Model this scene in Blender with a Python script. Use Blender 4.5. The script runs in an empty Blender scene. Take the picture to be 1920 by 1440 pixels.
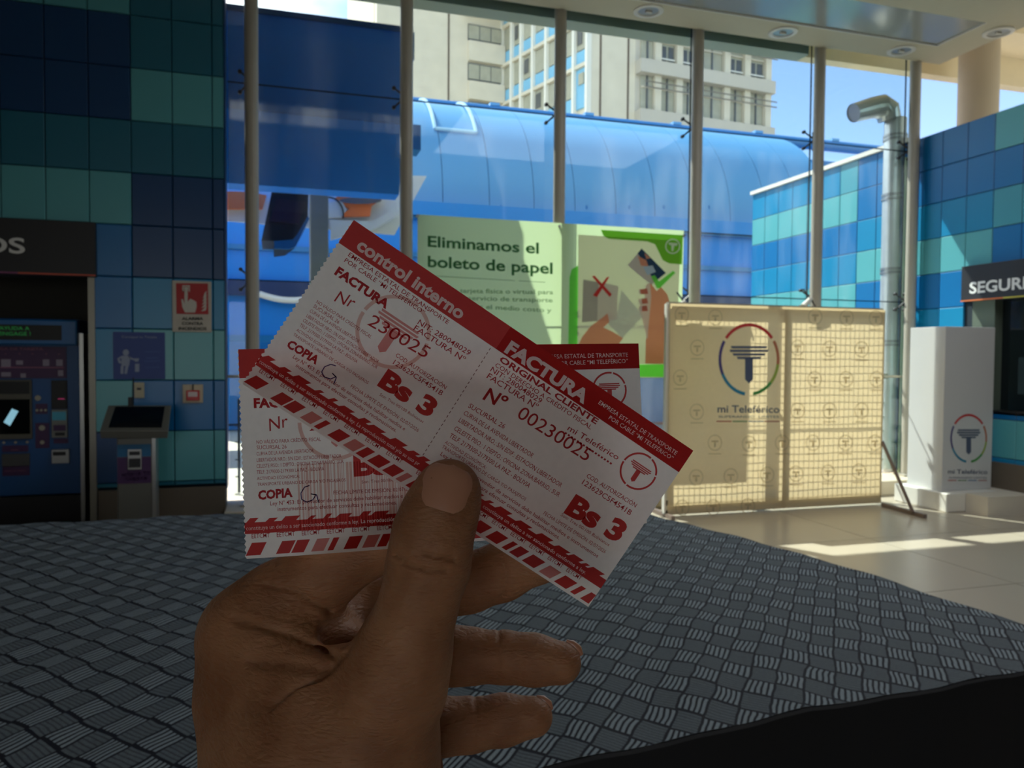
import bpy, bmesh, math, random
import numpy as np
from mathutils import Vector, Matrix
random.seed(7)
S = bpy.context.scene
COL = S.collection
# ------------------------------------------------------------------ camera
FPX = 1454.1
YAW, PITCH, ROLL, EYE = 0.293062867, -0.0330299, 0.00703867, 1.40
cy, sy, cp, sp = math.cos(YAW), math.sin(YAW), math.cos(PITCH), math.sin(PITCH)
FW = Vector((sy*cp, cy*cp, sp)); r0 = Vector((cy, -sy, 0)); u0 = r0.cross(FW)
RT = r0*math.cos(ROLL) + u0*math.sin(ROLL); UP = RT.cross(FW)
CAM = Vector((0, 0, EYE))
cd = bpy.data.cameras.new('camera'); cam = bpy.data.objects.new('camera', cd); COL.objects.link(cam)
cam.matrix_world = Matrix.Translation(CAM) @ Matrix((RT, UP, -FW)).transposed().to_4x4()
cd.sensor_width = 36; cd.lens = FPX/1920*36; cd.clip_start = .02; cd.clip_end = 500
cd.dof.use_dof = True; cd.dof.focus_distance = .215; cd.dof.aperture_fstop = 42
S.camera = cam
# ------------------------------------------------------------------ world, sun, exposure
W = bpy.data.worlds.new('world'); S.world = W; W.use_nodes = True
nt = W.node_tree; nt.nodes.clear()
def N(t, k, **kw):
    n = t.nodes.new(k)
    for a, b in kw.items(): setattr(n, a, b)
    return n
SUN = Vector((-.55, 1.0, 1.5)).normalized()      # towards the sun
sky = N(nt, 'ShaderNodeTexSky', sky_type='NISHITA'); sky.sun_disc = False
sky.sun_elevation = math.asin(SUN.z); sky.sun_rotation = math.atan2(SUN.x, SUN.y)
sky.altitude = 3000; sky.air_density = 1.0; sky.dust_density = .6; sky.ozone_density = 1.5
tc = N(nt, 'ShaderNodeTexCoord'); mp = N(nt, 'ShaderNodeMapping'); mp.inputs['Scale'].default_value = (1, 1, 2.2)
nz = N(nt, 'ShaderNodeTexNoise'); nz.inputs['Scale'].default_value = 2.2; nz.inputs['Detail'].default_value = 7
cr = N(nt, 'ShaderNodeValToRGB'); cr.color_ramp.elements[0].position = .40; cr.color_ramp.elements[1].position = .58
mx = N(nt, 'ShaderNodeMixRGB'); mx.inputs['Color2'].default_value = (1, 1, 1, 1)
hs = N(nt, 'ShaderNodeMixRGB', blend_type='MULTIPLY'); hs.inputs[0].default_value = 1
bg = N(nt, 'ShaderNodeBackground'); ow = N(nt, 'ShaderNodeOutputWorld')
mpc = mp.inputs['Location']; mpc.default_value = (.35, .1, 0)
nt.links.new(tc.outputs['Generated'], mp.inputs[0]); nt.links.new(mp.outputs[0], nz.inputs['Vector'])
nt.links.new(nz.outputs[0], cr.inputs[0]); sxs = N(nt, 'ShaderNodeSeparateXYZ'); nt.links.new(tc.outputs['Generated'], sxs.inputs[0])
mr = N(nt, 'ShaderNodeMapRange'); mr.inputs['From Min'].default_value = .16; mr.inputs['From Max'].default_value = .04; nt.links.new(sxs.outputs[0], mr.inputs[0])
mm = N(nt, 'ShaderNodeMath', operation='MULTIPLY'); nt.links.new(cr.outputs[0], mm.inputs[0]); nt.links.new(mr.outputs[0], mm.inputs[1]); nt.links.new(mm.outputs[0], mx.inputs[0])
SKYGAIN = .105
hs.inputs['Color2'].default_value = (1.05*SKYGAIN, 1.0*SKYGAIN, .95*SKYGAIN, 1)
nt.links.new(sky.outputs[0], hs.inputs['Color1']); nt.links.new(hs.outputs[0], mx.inputs['Color1'])
nt.links.new(mx.outputs[0], bg.inputs[0]); bg.inputs[1].default_value = 1.0
nt.links.new(bg.outputs[0], ow.inputs[0])
sl = bpy.data.lights.new('sun', 'SUN'); sl.energy = 3.6; sl.angle = math.radians(.54); sl.color = (1, .93, .82)
so = bpy.data.objects.new('sun', sl); COL.objects.link(so)
so.rotation_euler = SUN.to_track_quat('Z', 'Y').to_euler()
S.view_settings.view_transform = 'Standard'; S.view_settings.look = 'None'
S.view_settings.exposure = 1.72
al_ = bpy.data.lights.new('hall_fill_light', 'AREA'); al_.shape = 'RECTANGLE'; al_.size = 3.2; al_.size_y = 2.0; al_.energy = 26; al_.color = (.95, .97, 1)  # added fill light above the view, brightens table, tickets and fingers
ao = bpy.data.objects.new('hall_fill_light', al_); COL.objects.link(ao); ao.location = (3.9, 3.1, 4.55); S.view_settings.gamma = 1; S.view_settings.use_curve_mapping = False
S.cycles.use_denoising = True; S.cycles.transparent_max_bounces = 32; S.cycles.max_bounces = 10
S.cycles.transmission_bounces = 8; S.cycles.sample_clamp_indirect = 6; S.cycles.caustics_reflective = False
# ------------------------------------------------------------------ geometry helpers
def ray(x, y): return FW + RT*((x-960)/FPX) - UP*((y-720)/FPX)
def onY(x, y, Y): v = ray(x, y); return CAM + v*(Y/v.y)
def onX(x, y, X): v = ray(x, y); return CAM + v*(X/v.x)
def onZ(x, y, Z): v = ray(x, y); return CAM + v*((Z-EYE)/v.z)
def at(x, y, dep): return CAM + ray(x, y)*dep
def srgb(c):
    return tuple(((v/255)/12.92 if v/255 <= .04045 else ((v/255+.055)/1.055)**2.4) for v in c) + (1,)
class MB:
    def __init__(s): s.v = []; s.f = []
    def add(s, vs, fs):
        n = len(s.v); s.v += [tuple(p) for p in vs]; s.f += [tuple(n+i for i in f) for f in fs]; return s
    def box(s, x0, x1, y0, y1, z0, z1):
        return s.add([(x0,y0,z0),(x1,y0,z0),(x1,y1,z0),(x0,y1,z0),(x0,y0,z1),(x1,y0,z1),(x1,y1,z1),(x0,y1,z1)],
                     [(0,3,2,1),(4,5,6,7),(0,1,5,4),(1,2,6,5),(2,3,7,6),(3,0,4,7)])
    def bar(s, p, q, w, h=None, up=(0,0,1)):
        p, q = Vector(p), Vector(q); h = h or w; d = (q-p).normalized(); a = d.cross(Vector(up))
        if a.length < 1e-4: a = d.cross(Vector((0,1,0)))
        a.normalize(); b = a.cross(d); vs = []
        for c in (p, q):
            for i, j in ((-1,-1),(1,-1),(1,1),(-1,1)): vs.append(c + a*(i*w/2) + b*(j*h/2))
        return s.add(vs, [(0,1,2,3),(7,6,5,4),(0,4,5,1),(1,5,6,2),(2,6,7,3),(3,7,4,0)])
    def tube(s, pts, rad, n=12, cap=True):
        pts = [Vector(p) for p in pts]; m = len(pts); vs = []
        rs = rad if isinstance(rad, (list, tuple)) else [rad]*m; ref = None
        for i, p in enumerate(pts):
            t = (pts[min(i+1, m-1)] - pts[max(i-1, 0)]).normalized()
            if ref is None: ref = t.orthogonal().normalized()
            a = (ref - t*ref.dot(t)).normalized(); ref = a; b = t.cross(a)
            for k in range(n):
                g = 2*math.pi*k/n; vs.append(p + (a*math.cos(g) + b*math.sin(g))*rs[i])
        fs = [(i*n+k, i*n+(k+1) % n, (i+1)*n+(k+1) % n, (i+1)*n+k) for i in range(m-1) for k in range(n)]
        if cap: fs += [tuple(range(n))[::-1], tuple((m-1)*n+k for k in range(n))]
        return s.add(vs, fs)
    def prism(s, poly, fn, t):
        """poly in 2D, fn(u,v,w)->3D, thickness t along w"""
        n = len(poly); vs = [fn(u, v, 0) for u, v in poly] + [fn(u, v, t) for u, v in poly]
        return s.add(vs, [tuple(range(n)), tuple(range(2*n-1, n-1, -1))] + [(i, n+i, n+(i+1) % n, (i+1) % n) for i in range(n)])
    def data(s, name, mat, smooth=False):
        me = bpy.data.meshes.new(name); me.from_pydata(s.v, [], s.f)
        bm = bmesh.new(); bm.from_mesh(me); bmesh.ops.recalc_face_normals(bm, faces=bm.faces); bm.to_mesh(me); bm.free()
        for m in (mat if isinstance(mat, (list, tuple)) else [mat]): me.materials.append(m)
        if smooth:
            for p in me.polygons: p.use_smooth = True
            me.set_sharp_from_angle(angle=math.radians(42))
        return me
    def build(s, name, mat, parent=None, smooth=False, bevel=0):
        o = bpy.data.objects.new(name, s.data(name, mat, smooth)); COL.objects.link(o)
        if parent: link(o, parent)
        if bevel:
            b = o.modifiers.new('bevel', 'BEVEL'); b.width = bevel; b.segments = 2; b.limit_method = 'ANGLE'
        return o
def link(o, parent):
    o.parent = parent; o.matrix_parent_inverse = Matrix.Translation(-Vector(parent.location)) if parent.location.length else Matrix()
def tag(o, label=None, cat=None, group=None, kind=None):
    if label: o['label'] = label
    if cat: o['category'] = cat
    if group: o['group'] = group
    if kind: o['kind'] = kind
    return o
def empty(name, loc=(0,0,0), **k):
    o = bpy.data.objects.new(name, None); COL.objects.link(o); o.location = loc; o.empty_display_size = .1
    return tag(o, **k)
# ------------------------------------------------------------------ materials
MATS = {}
def mat(name, c, rough=.6, metal=0., noise=.0, nscale=8., bump=0., spec=.5, lin=False, emit=None, es=1.):
    if name in MATS: return MATS[name]
    m = bpy.data.materials.new(name); m.use_nodes = True; t = m.node_tree; b = t.nodes['Principled BSDF']
    col = c if lin else srgb(c)
    b.inputs['Base Color'].default_value = col; b.inputs['Roughness'].default_value = rough
    b.inputs['Metallic'].default_value = metal; b.inputs['Specular IOR Level'].default_value = spec
    if noise or bump:
        g = N(t, 'ShaderNodeTexCoord'); n = N(t, 'ShaderNodeTexNoise'); n.inputs['Scale'].default_value = nscale; n.inputs['Detail'].default_value = 5
        t.links.new(g.outputs['Object'], n.inputs['Vector'])
    if noise:
        h = N(t, 'ShaderNodeHueSaturation'); h.inputs['Color'].default_value = col
        r = N(t, 'ShaderNodeMapRange'); r.inputs['To Min'].default_value = 1-noise; r.inputs['To Max'].default_value = 1+noise
        t.links.new(n.outputs[0], r.inputs[0]); t.links.new(r.outputs[0], h.inputs['Value']); t.links.new(h.outputs[0], b.inputs['Base Color'])
    if bump:
        bp = N(t, 'ShaderNodeBump'); bp.inputs['Strength'].default_value = bump; bp.inputs['Distance'].default_value = .01
        t.links.new(n.outputs[0], bp.inputs['Height']); t.links.new(bp.outputs[0], b.inputs['Normal'])
    if emit:
        b.inputs['Emission Color'].default_value = srgb(emit); b.inputs['Emission Strength'].default_value = es
    MATS[name] = m; return m
def thin(name, c, trans, grain=0., gscale=400.):
    """paper / cloth: reflects and lets light through"""
    m = bpy.data.materials.new(name); m.use_nodes = True; t = m.node_tree; t.nodes.clear()
    d = N(t, 'ShaderNodeBsdfDiffuse'); r = N(t, 'ShaderNodeBsdfTranslucent'); x = N(t, 'ShaderNodeMixShader'); o = N(t, 'ShaderNodeOutputMaterial')
    d.inputs[0].default_value = srgb(c); r.inputs[0].default_value = srgb(c); x.inputs[0].default_value = trans
    if grain:
        g = N(t, 'ShaderNodeTexCoord'); n = N(t, 'ShaderNodeTexNoise'); n.inputs['Scale'].default_value = gscale; n.inputs['Detail'].default_value = 4
        h = N(t, 'ShaderNodeHueSaturation'); h.inputs['Color'].default_value = srgb(c)
        q = N(t, 'ShaderNodeMapRange'); q.inputs['To Min'].default_value = 1-grain; q.inputs['To Max'].default_value = 1+grain
        t.links.new(g.outputs['Object'], n.inputs['Vector']); t.links.new(n.outputs[0], q.inputs[0]); t.links.new(q.outputs[0], h.inputs['Value'])
        t.links.new(h.outputs[0], d.inputs[0]); t.links.new(h.outputs[0], r.inputs[0])
    t.links.new(d.outputs[0], x.inputs[1]); t.links.new(r.outputs[0], x.inputs[2]); t.links.new(x.outputs[0], o.inputs[0])
    return m
def ink(name, c):
    """printed ink: a filter over the paper beneath"""
    m = bpy.data.materials.new(name); m.use_nodes = True; t = m.node_tree; t.nodes.clear()
    d = N(t, 'ShaderNodeBsdfTransparent'); o = N(t, 'ShaderNodeOutputMaterial'); d.inputs[0].default_value = srgb(c)
    t.links.new(d.outputs[0], o.inputs[0]); return m
def glass(name, tint=(235,243,243), dust=.03):
    m = bpy.data.materials.new(name); m.use_nodes = True; t = m.node_tree; t.nodes.clear()
    a = N(t, 'ShaderNodeBsdfTransparent'); a.inputs[0].default_value = srgb(tint)
    g = N(t, 'ShaderNodeBsdfGlossy'); g.inputs['Roughness'].default_value = .02
    lw_ = N(t, 'ShaderNodeLayerWeight'); lw_.inputs[0].default_value = .5
    pw = N(t, 'ShaderNodeMath', operation='POWER'); pw.inputs[1].default_value = 5; t.links.new(lw_.outputs['Facing'], pw.inputs[0])
    f = N(t, 'ShaderNodeMapRange'); f.inputs['To Min'].default_value = .018; f.inputs['To Max'].default_value = .9; t.links.new(pw.outputs[0], f.inputs[0])
    x = N(t, 'ShaderNodeMixShader'); o = N(t, 'ShaderNodeOutputMaterial')
    t.links.new(f.outputs[0], x.inputs[0]); t.links.new(a.outputs[0], x.inputs[1]); t.links.new(g.outputs[0], x.inputs[2])
    if dust:
        tr = N(t, 'ShaderNodeBsdfTranslucent'); tr.inputs[0].default_value = (.9,.95,1,1); y = N(t, 'ShaderNodeMixShader')
        gc = N(t, 'ShaderNodeTexCoord'); mp_ = N(t, 'ShaderNodeMapping'); mp_.inputs['Scale'].default_value = (2.2, 2.2, .5)
        n = N(t, 'ShaderNodeTexNoise'); n.inputs['Scale'].default_value = 1.6; n.inputs['Detail'].default_value = 6
        q = N(t, 'ShaderNodeMapRange'); q.inputs['From Min'].default_value = .48; q.inputs['From Max'].default_value = .75
        q.inputs['To Min'].default_value = dust*.3; q.inputs['To Max'].default_value = dust*3
        t.links.new(gc.outputs['Object'], mp_.inputs[0]); t.links.new(mp_.outputs[0], n.inputs['Vector']); t.links.new(n.outputs[0], q.inputs[0])
        t.links.new(q.outputs[0], y.inputs[0]); t.links.new(x.outputs[0], y.inputs[1]); t.links.new(tr.outputs[0], y.inputs[2]); t.links.new(y.outputs[0], o.inputs[0])
    else: t.links.new(x.outputs[0], o.inputs[0])
    return m
M = dict(
    white=mat('white paint', (225,222,214), .45), mull=mat('grey mullion paint', (172,166,154), .4, noise=.05),
    black=mat('black', (14,14,16), .5), steel=mat('brushed steel', (170,170,168), .35, .8), dsteel=mat('dark steel', (60,60,62), .4, .6),
    zinc=mat('galvanised duct', (212,216,214), .34, .6, noise=.12, nscale=14), soffit=mat('soffit plaster', (204,197,174), .8, noise=.03),
    fascia=mat('fascia plaster', (228,214,180), .8, noise=.04), col=mat('column plaster', (190,175,150), .8, noise=.07, nscale=3),
    navy=mat('deep blue tile', (4,108,172), .35, noise=.05, nscale=2), mid=mat('sky blue tile', (12,130,180), .35, noise=.05, nscale=2), teal=mat('turquoise tile', (88,168,178), .35, noise=.05, nscale=2),
    dnavy=mat('dark navy tile', (10,64,116), .35, noise=.05, nscale=2),
    joint=mat('dark joint', (18,34,48), .8), brown=mat('taupe skirting', (104,94,82), .6, noise=.05),
    sign=mat('sign panel charcoal', (34,34,40), .5), lettw=mat('sign lettering', (225,225,225), .5),
    conc=mat('concrete', (150,150,142), .85, noise=.1, nscale=5), cream=mat('stone curb', (200,188,165), .7, noise=.06),
    tube=mat('blue tunnel shell', (88,148,196), .38, noise=.04, nscale=1), tubed=mat('blue cladding', (40,132,250), .4, noise=.05, nscale=1),
    wallw=mat('facade render', (204,196,180), .9, noise=.12, nscale=1.1), wallg=mat('balcony render', (182,176,166), .9, noise=.06, nscale=1),
    fblue=mat('light blue spandrel', (120,178,212), .6, noise=.06), fwin=mat('window glass dark', (84,86,88), .2, noise=.2, nscale=1.5), fcurt=mat('curtained window', (160,158,142), .5, noise=.2, nscale=2.5),
    orange=mat('orange reflection', (240,120,60), .6), offw=mat('white panel', (215,218,220), .6), plast=mat('plaster interior dark', (62,60,56), .9),
)
GLASS = glass('window glass', dust=.012)
# ------------------------------------------------------------------ text
def text_data(s, bold=0.0, res=3):
    cu = bpy.data.curves.new('t', 'FONT'); cu.body = s; cu.size = 1; cu.resolution_u = res; cu.offset = bold
    o = bpy.data.objects.new('t', cu); COL.objects.link(o)
    dg = bpy.context.evaluated_depsgraph_get(); dg.update()
    me = bpy.data.meshes.new_from_object(o.evaluated_get(dg))
    v = np.array([tuple(p.co)[:2] for p in me.vertices]); f = [tuple(p.vertices) for p in me.polygons]
    bpy.data.objects.remove(o); bpy.data.curves.remove(cu); bpy.data.meshes.remove(me)
    return v, f
CAPH = None
def add_text(mb, s, fn, a, b, cap, bold=0.0, res=3, w=0):
    """write s with its baseline from a to b (2D), capital height cap; fn(u,v,w)->3D, v grows downwards"""
    global CAPH
    if CAPH is None: CAPH = text_data('H')[0][:,1].max()
    v, f = text_data(s, bold, res)
    x0, x1 = v[:,0].min(), v[:,0].max()
    ax, ay = (b[0]-a[0])/(x1-x0), (b[1]-a[1])/(x1-x0); k = cap/CAPH
    mb.add([fn(a[0]+(x-x0)*ax, a[1]+(x-x0)*ay-y*k, w) for x, y in v], f)
def plate(nm, P0, U, V, w, h):
    """local frame on a flat thing: u right 0..w, v down 0..h, w out along normal"""
    P0 = Vector(P0); U = Vector(U).normalized(); V = Vector(V).normalized(); n = -U.cross(V)
    return lambda u, v, t=0: P0 + U*u + V*v + n*t
def ring_poly(cx, cy, r0_, r1, a0, a1, n=20):
    o = [(cx+r1*math.cos(a0+(a1-a0)*i/n), cy-r1*math.sin(a0+(a1-a0)*i/n)) for i in range(n+1)]
    i_ = [(cx+r0_*math.cos(a0+(a1-a0)*i/n), cy-r0_*math.sin(a0+(a1-a0)*i/n)) for i in range(n+1)]
    return o, i_
def add_arc(mb, fn, cx, cy, r0_, r1, a0, a1, n=20, w=0, sx=1.):
    o, i_ = ring_poly(0, 0, r0_, r1, math.radians(a0), math.radians(a1), n)
    k = len(mb.v); vs = [fn(cx+x*sx, cy+y, w) for x, y in o] + [fn(cx+x*sx, cy+y, w) for x, y in i_]
    mb.add(vs, [(i, i+1, n+2+i, n+1+i) for i in range(n)])
def quad(mb, fn, pts, w=0): mb.add([fn(x, y, w) for x, y in pts], [tuple(range(len(pts)))])
def t_emblem(mb, fn, cx, cy, r, w=0, sx=1., stripes=True):
    """striped capital T with a pointed stem"""
    H = [(-.60,-.37,.60),(-.64,-.27,.64),(-.54,-.17,.54),(-.40,-.075,.40)] if stripes else [(-.6,-.3,.6)]
    th = .065 if stripes else .2
    for a, y, b in H: quad(mb, fn, [(cx+a*r*sx, cy+y*r), (cx+b*r*sx, cy+y*r), (cx+(b-.03)*r*sx, cy+(y+th)*r), (cx+(a+.03)*r*sx, cy+(y+th)*r)], w)
    quad(mb, fn, [(cx-.13*r*sx, cy-.02*r), (cx+.13*r*sx, cy-.02*r), (cx+.13*r*sx, cy+.55*r), (cx, cy+.66*r), (cx-.13*r*sx, cy+.55*r)], w)
RINGC = [('red', (190,50,50), 38, 142), ('violet', (70,60,120), 148, 205), ('azure', (40,130,160), 205, 262), ('green', (70,150,70), 278, 318), ('lime', (150,170,70), 318, 352), ('rust', (180,110,80), 352, 392)]
for n_, c_, a_, b_ in RINGC: M['ring_'+n_] = mat('emblem '+n_, c_, .6)
M['slate'] = mat('slate print', (78,88,112), .6); M['palep'] = mat('pale print', (165,158,140), .7)
def full_logo(fn, cx, cy, r, parent, w=.002, sx=1.):
    for n_, c_, a_, b_ in RINGC:
        mb = MB(); add_arc(mb, fn, cx, cy, r*.91, r, a_, b_, 14, w, sx); mb.build('emblem_arc', M['ring_'+n_], parent)
    mb = MB(); t_emblem(mb, fn, cx, cy, r, w, sx); mb.build('emblem', M['slate'], parent)
# ================================================================== SETTING
D, XR, ZW = 6.85, 6.68, 3.82        # glass line, right wall, right wall top
YG = D + .13                        # glass plane
ZC = 4.61
# ---- floor
fl = empty('floor', kind='structure')
MB().box(-6, XR+.2, -4, D+.15, -.1, -.012).build('floor_bed', M['joint'], fl)
def floor_mat():
    m = mat('polished floor tile', (176,166,150), .28, noise=.06, nscale=3); return m
FT = floor_mat(); p = 1.27; xs = [4.46+p*k for k in range(-8, 2)]; ys = [5.0+p*k for k in range(-7, 2)]
for i in range(len(xs)):
    for j in range(len(ys)):
        x0, x1, y0, y1 = xs[i]+.003, min(xs[i]+p, XR)-.003, ys[j]+.003, min(ys[j]+p, D-.05)-.003
        if x1-x0 > .05 and y1-y0 > .05: MB().box(x0, x1, y0, y1, -.02, 0).build('floor_tile', FT, fl)
# ---- left wall with coloured panels
XE = onY(421, 400, D).x; wl = empty('wall_left', kind='structure'); TW, TH, TK = .3025, .4135, .02
jz = lambda k: (.428-1.4)*1.054+1.4 + TH*k
AX0 = onY(175, 500, D).x; AZ = onY(176, 521, D).z
MB().box(AX0, XE, D+.01, D+.18, 0, 6.2).box(-6, AX0, D+.01, D+.18, AZ-.0, 6.2).build('wall_core', M['joint'], wl)
TILES = {}
def tile_mesh(w, h, m, t=TK):
    k = (round(w, 3), round(h, 3), m.name)
    if k not in TILES:
        g, b = .003, .005
        mb = MB(); mb.add([(g,t,g),(w-g,t,g),(w-g,t,h-g),(g,t,h-g),(g,b,g),(w-g,b,g),(w-g,b,h-g),(g,b,h-g),(g+b,0,g+b),(w-g-b,0,g+b),(w-g-b,0,h-g-b),(g+b,0,h-g-b)],
            [(3,2,1,0)]+[(i, (i+1)%4, 4+(i+1)%4, 4+i) for i in range(4)]+[(4+i, 4+(i+1)%4, 8+(i+1)%4, 8+i) for i in range(4)]+[(8,9,10,11)])
        TILES[k] = mb.data('wall_panel', m)
    return TILES[k]
def tile(x, y, z, w, h, m, parent, rz=0):
    o = bpy.data.objects.new('wall_panel', tile_mesh(w, h, m)); COL.objects.link(o); o.location = (x, y, z); o.rotation_euler.z = rz; link(o, parent)
XH = onY(247, 400, D).x                                    # heavy joint
rows = {9:('teal','mid'), 8:('mid','mid'), 7:('dnavy','mid'), 6:('dnavy','teal'), 5:('mid','mid'), 4:('teal','navy'), 3:('navy','dnavy'), 2:('navy','mid'), 1:('mid','teal'), 0:('teal','navy'), -1:('dnavy','teal')}
M['dmid'] = mat('muted blue tile', (30,108,134), .35, noise=.05, nscale=2)
rows.update({8:('dnavy','dmid'), 7:('dnavy','teal'), 6:('dmid','dmid'), 5:('teal','dnavy'), 4:('navy','dnavy'), 3:('navy','mid'), 2:('mid','teal'), 1:('teal','navy'), 0:('dnavy','teal'), 9:('teal','dmid'), 10:('dnavy','navy'), 11:('mid','teal'), 12:('navy','mid')})
for k in range(-1, 13):
    a, b = rows[k]; z = jz(k); h = TH
    if k == -1: z, h, a, b = .34, jz(0)-.34, 'dmid', 'dmid'
    if z+h > 6.2: break
    x = XH
    while x < XE-.01:
        w = min(TW, XE-x); tile(x, D-.01, z, w, h, M[b], wl); x += TW
    n = 12 if k >= 5 else 1
    for i in range(n):
        x1 = XH-i*TW; x0 = x1-TW
        if k < 5: x0 = AX0
        tile(x0, D-.01, z, x1-x0, h, M[a], wl)
# end face of the wall panel towards the glass
MB().box(XE, XE+.012, D-.01, D+.18, .3, 6.2).build('wall_edge_trim', M['dnavy'], wl)
tag(MB().box(AX0+.02, XE, D-.025, D+.01, 0, .32).build('baseboard_left', M['brown'], None, bevel=.004), kind='structure')
# alcove behind the machine, side and rear walls, all plain dark plaster
al = empty('wall_alcove', kind='structure')
MB().box(-6, AX0, D+.9, D+1.0, 0, 2.6).build('alcove_back', M['plast'], al)
MB().box(AX0-.0, AX0+.1, D+.18, D+1.0, 0, 2.6).build('alcove_side', M['plast'], al)
MB().box(-6, AX0+.1, D+.18, D+1.0, 2.6, 2.7).build('alcove_top', M['plast'], al)
MB().box(-6, AX0+.1, D-.02, D+1.0, -.05, -.0).build('alcove_floor', M['plast'], al)
tag(MB().box(AX0-.035, AX0+.012, D-.03, D+.12, 0, AZ).build('trim_1', mat('aluminium trim', (150,146,136), .4, .3), None), kind='structure')
tag(MB().box(-6.2, -6, -4, D+.2, 0, 6.2).build('wall_side', M['plast'], None), kind='structure')
tag(MB().box(-6.2, XR+.3, -4.2, -4, 0, .3).box(-6.2, XR+.3, -4.2, -4, 2.6, 6.2).box(-6.2, -3.4, -4.2, -4, .3, 2.6).box(-.6, XR+.3, -4.2, -4, .3, 2.6).build('wall_rear', M['plast'], None), kind='structure')  # gap in the unseen rear wall added to let sky light in as fill
# ---- right wall: coloured panels on both sides of the glass line
wr = empty('wall_right', kind='structure'); PY, PZ = .31, .372; ZR = [ZW-PZ*k for k in range(11)]
yj = lambda k: 6.25+PY*k
YEND = yj(12)
MB().box(XR+.02, XR+.3, -4, 5.0, 0, ZC+.1).build('wall_core', M['plast'], wr)
WY1 = onX(1862, 600, XR).y; WZ0, WZ1 = onX(1880, 772, XR).z, onX(1815, 566, XR).z
WL = onX(1819, 640, XR).y
MB().box(XR+.02, XR+.3, WL, YEND, 0, ZW).box(XR+.02, XR+.3, 5.0, WL, 0, WZ0).box(XR+.02, XR+.3, 5.0, WL, WZ1, ZW).build('wall_core', M['joint'], wr)
gS = ['navy','navy','mid','teal','navy','mid','teal','navy','mid','navy']
gT = ['teal','navy','dteal','navy','navy','mid','teal','navy','teal','mid']
M['dteal'] = mat('sea blue tile', (66,150,170), .35, noise=.05, nscale=2)
gR = ['navy','navy','mid','teal','navy','mid','teal','mid','navy','teal']
gQ = ['dteal','teal','navy','mid','teal','navy','mid','teal','mid','navy']
gP = ['mid','teal','navy','mid','teal','mid','navy','teal','mid','navy']
for k in range(-7, 12):
    y0 = yj(k); g = gT if k < -1 else gS if k < 2 else gR if k < 5 else gQ if k < 6 else gP
    for r_ in range(10):
        z1, z0 = ZR[r_], ZR[r_+1]
        if y0 < WL-.02 and z0 < WZ1-.02 and z1 > WZ0+.02:
            if z0 < WZ0: z1 = WZ0
            elif z1 > WZ1+.05: z0 = WZ1
            else: continue
        if z0 < .3: z0 = .3
        if z1-z0 < .04: continue
        h = z1-z0; o = bpy.data.objects.new('wall_panel', tile_mesh(PY, h, M[g[r_]])); COL.objects.link(o)
        o.location = (XR, y0+PY, z0); o.rotation_euler.z = -math.pi/2; link(o, wr)
MB().box(XR-.03, XR+.34, YG+.05, YEND+.02, ZW, ZW+.05).build('coping', M['white'], wr)
tag(MB().box(XR-.015, XR+.02, -4, D, 0, .43).build('baseboard_right', M['brown'], None, bevel=.004), kind='structure')
# window opening in the right wall, below the sign
w2 = empty('window_2', kind='structure')
MB().box(XR+.12, XR+.14, 5.0, WL, WZ0, WZ1).build('glass_pane', mat('dark office glass', (26,34,38), .08), w2)
MB().box(XR+.02, XR+.12, WY1, WL, WZ0, WZ1).build('window_pillar', mat('greenish pillar', (92,104,92), .6), w2)
MB().box(XR+.0, XR+.12, 5.0, WL, WZ0-.03, WZ0+.01).build('window_sill', M['dsteel'], w2)
# ---- glass wall
w1 = empty('window_1', kind='structure')
mx_ = [onY(x, 300, D).x for x in (472, 762, 1049, 1306, 1534, 1713)]
mb = MB().tube([(0,0,.15),(0,0,ZC+.02)], .056, 20); MD = mb.data('mullion', M['mull'], True)
for x in mx_:
    o = bpy.data.objects.new('mullion', MD); COL.objects.link(o); o.location = (x, D, 0); link(o, w1)
    MB().box(x-.1, x+.1, D-.08, D+.08, .15, .17).build('base_plate', M['mull'], w1)
gz = [.2, 1.23, 2.03+.02, 3.70, 5.3]
gx = [XE+.02] + mx_ + [XR-.03]
for i in range(len(gx)-1):
    for j in range(4):
        MB().box(gx[i]+.004, gx[i+1]-.004, YG, YG+.012, gz[j]+.005, gz[j+1]-.005).build('glass_pane', GLASS, w1)
for x in gx[1:-1]: MB().box(x-.006, x+.006, YG+.001, YG+.011, gz[0], gz[-1]).build('silicone_joint', M['joint'], w1)
for z in gz[1:-1]: MB().box(gx[0], gx[-1], YG+.002, YG+.010, z-.005, z+.005).build('silicone_joint', M['joint'], w1)
def spider(x, z):
    mb = MB()
    mb.box(x-.02, x+.02, D+.04, D+.075, z-.05, z+.05)
    for a in (-1, .35):
        for b in (-1, 1):
            mb.tube([(x, D+.06, z), (x+a*.05, D+.085, z+b*.045), (x+a*.095, YG-.02, z+b*.085)], [.012, .009, .007], 8)
            mb.tube([(x+a*.095, YG-.03, z+b*.085), (x+a*.095, YG-.002, z+b*.085)], .017, 10)
    mb.build('spider_fitting', M['dsteel'], w1)
for x in mx_:
    for z in (gz[2], gz[3]): spider(x, z)
MB().box(XE, XR, YG-.012, YG, gz[1]-.012, gz[1]+.012).build('glazing_rail', mat('rail cream', (190,182,160), .5), w1)
MB().box(mx_[4]+.3, mx_[5]-.06, YG+.1, YG+.15, gz[1]-.03, gz[1]+.03).build('outer_rail', mat('rail cream', (190,182,160), .5), w1)
# curb beneath the glass
tag(MB().box(XE, XR-.01, D-.28, YG+.1, 0, .15).build('trim_2', M['cream'], None, bevel=.01), kind='structure')
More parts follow.
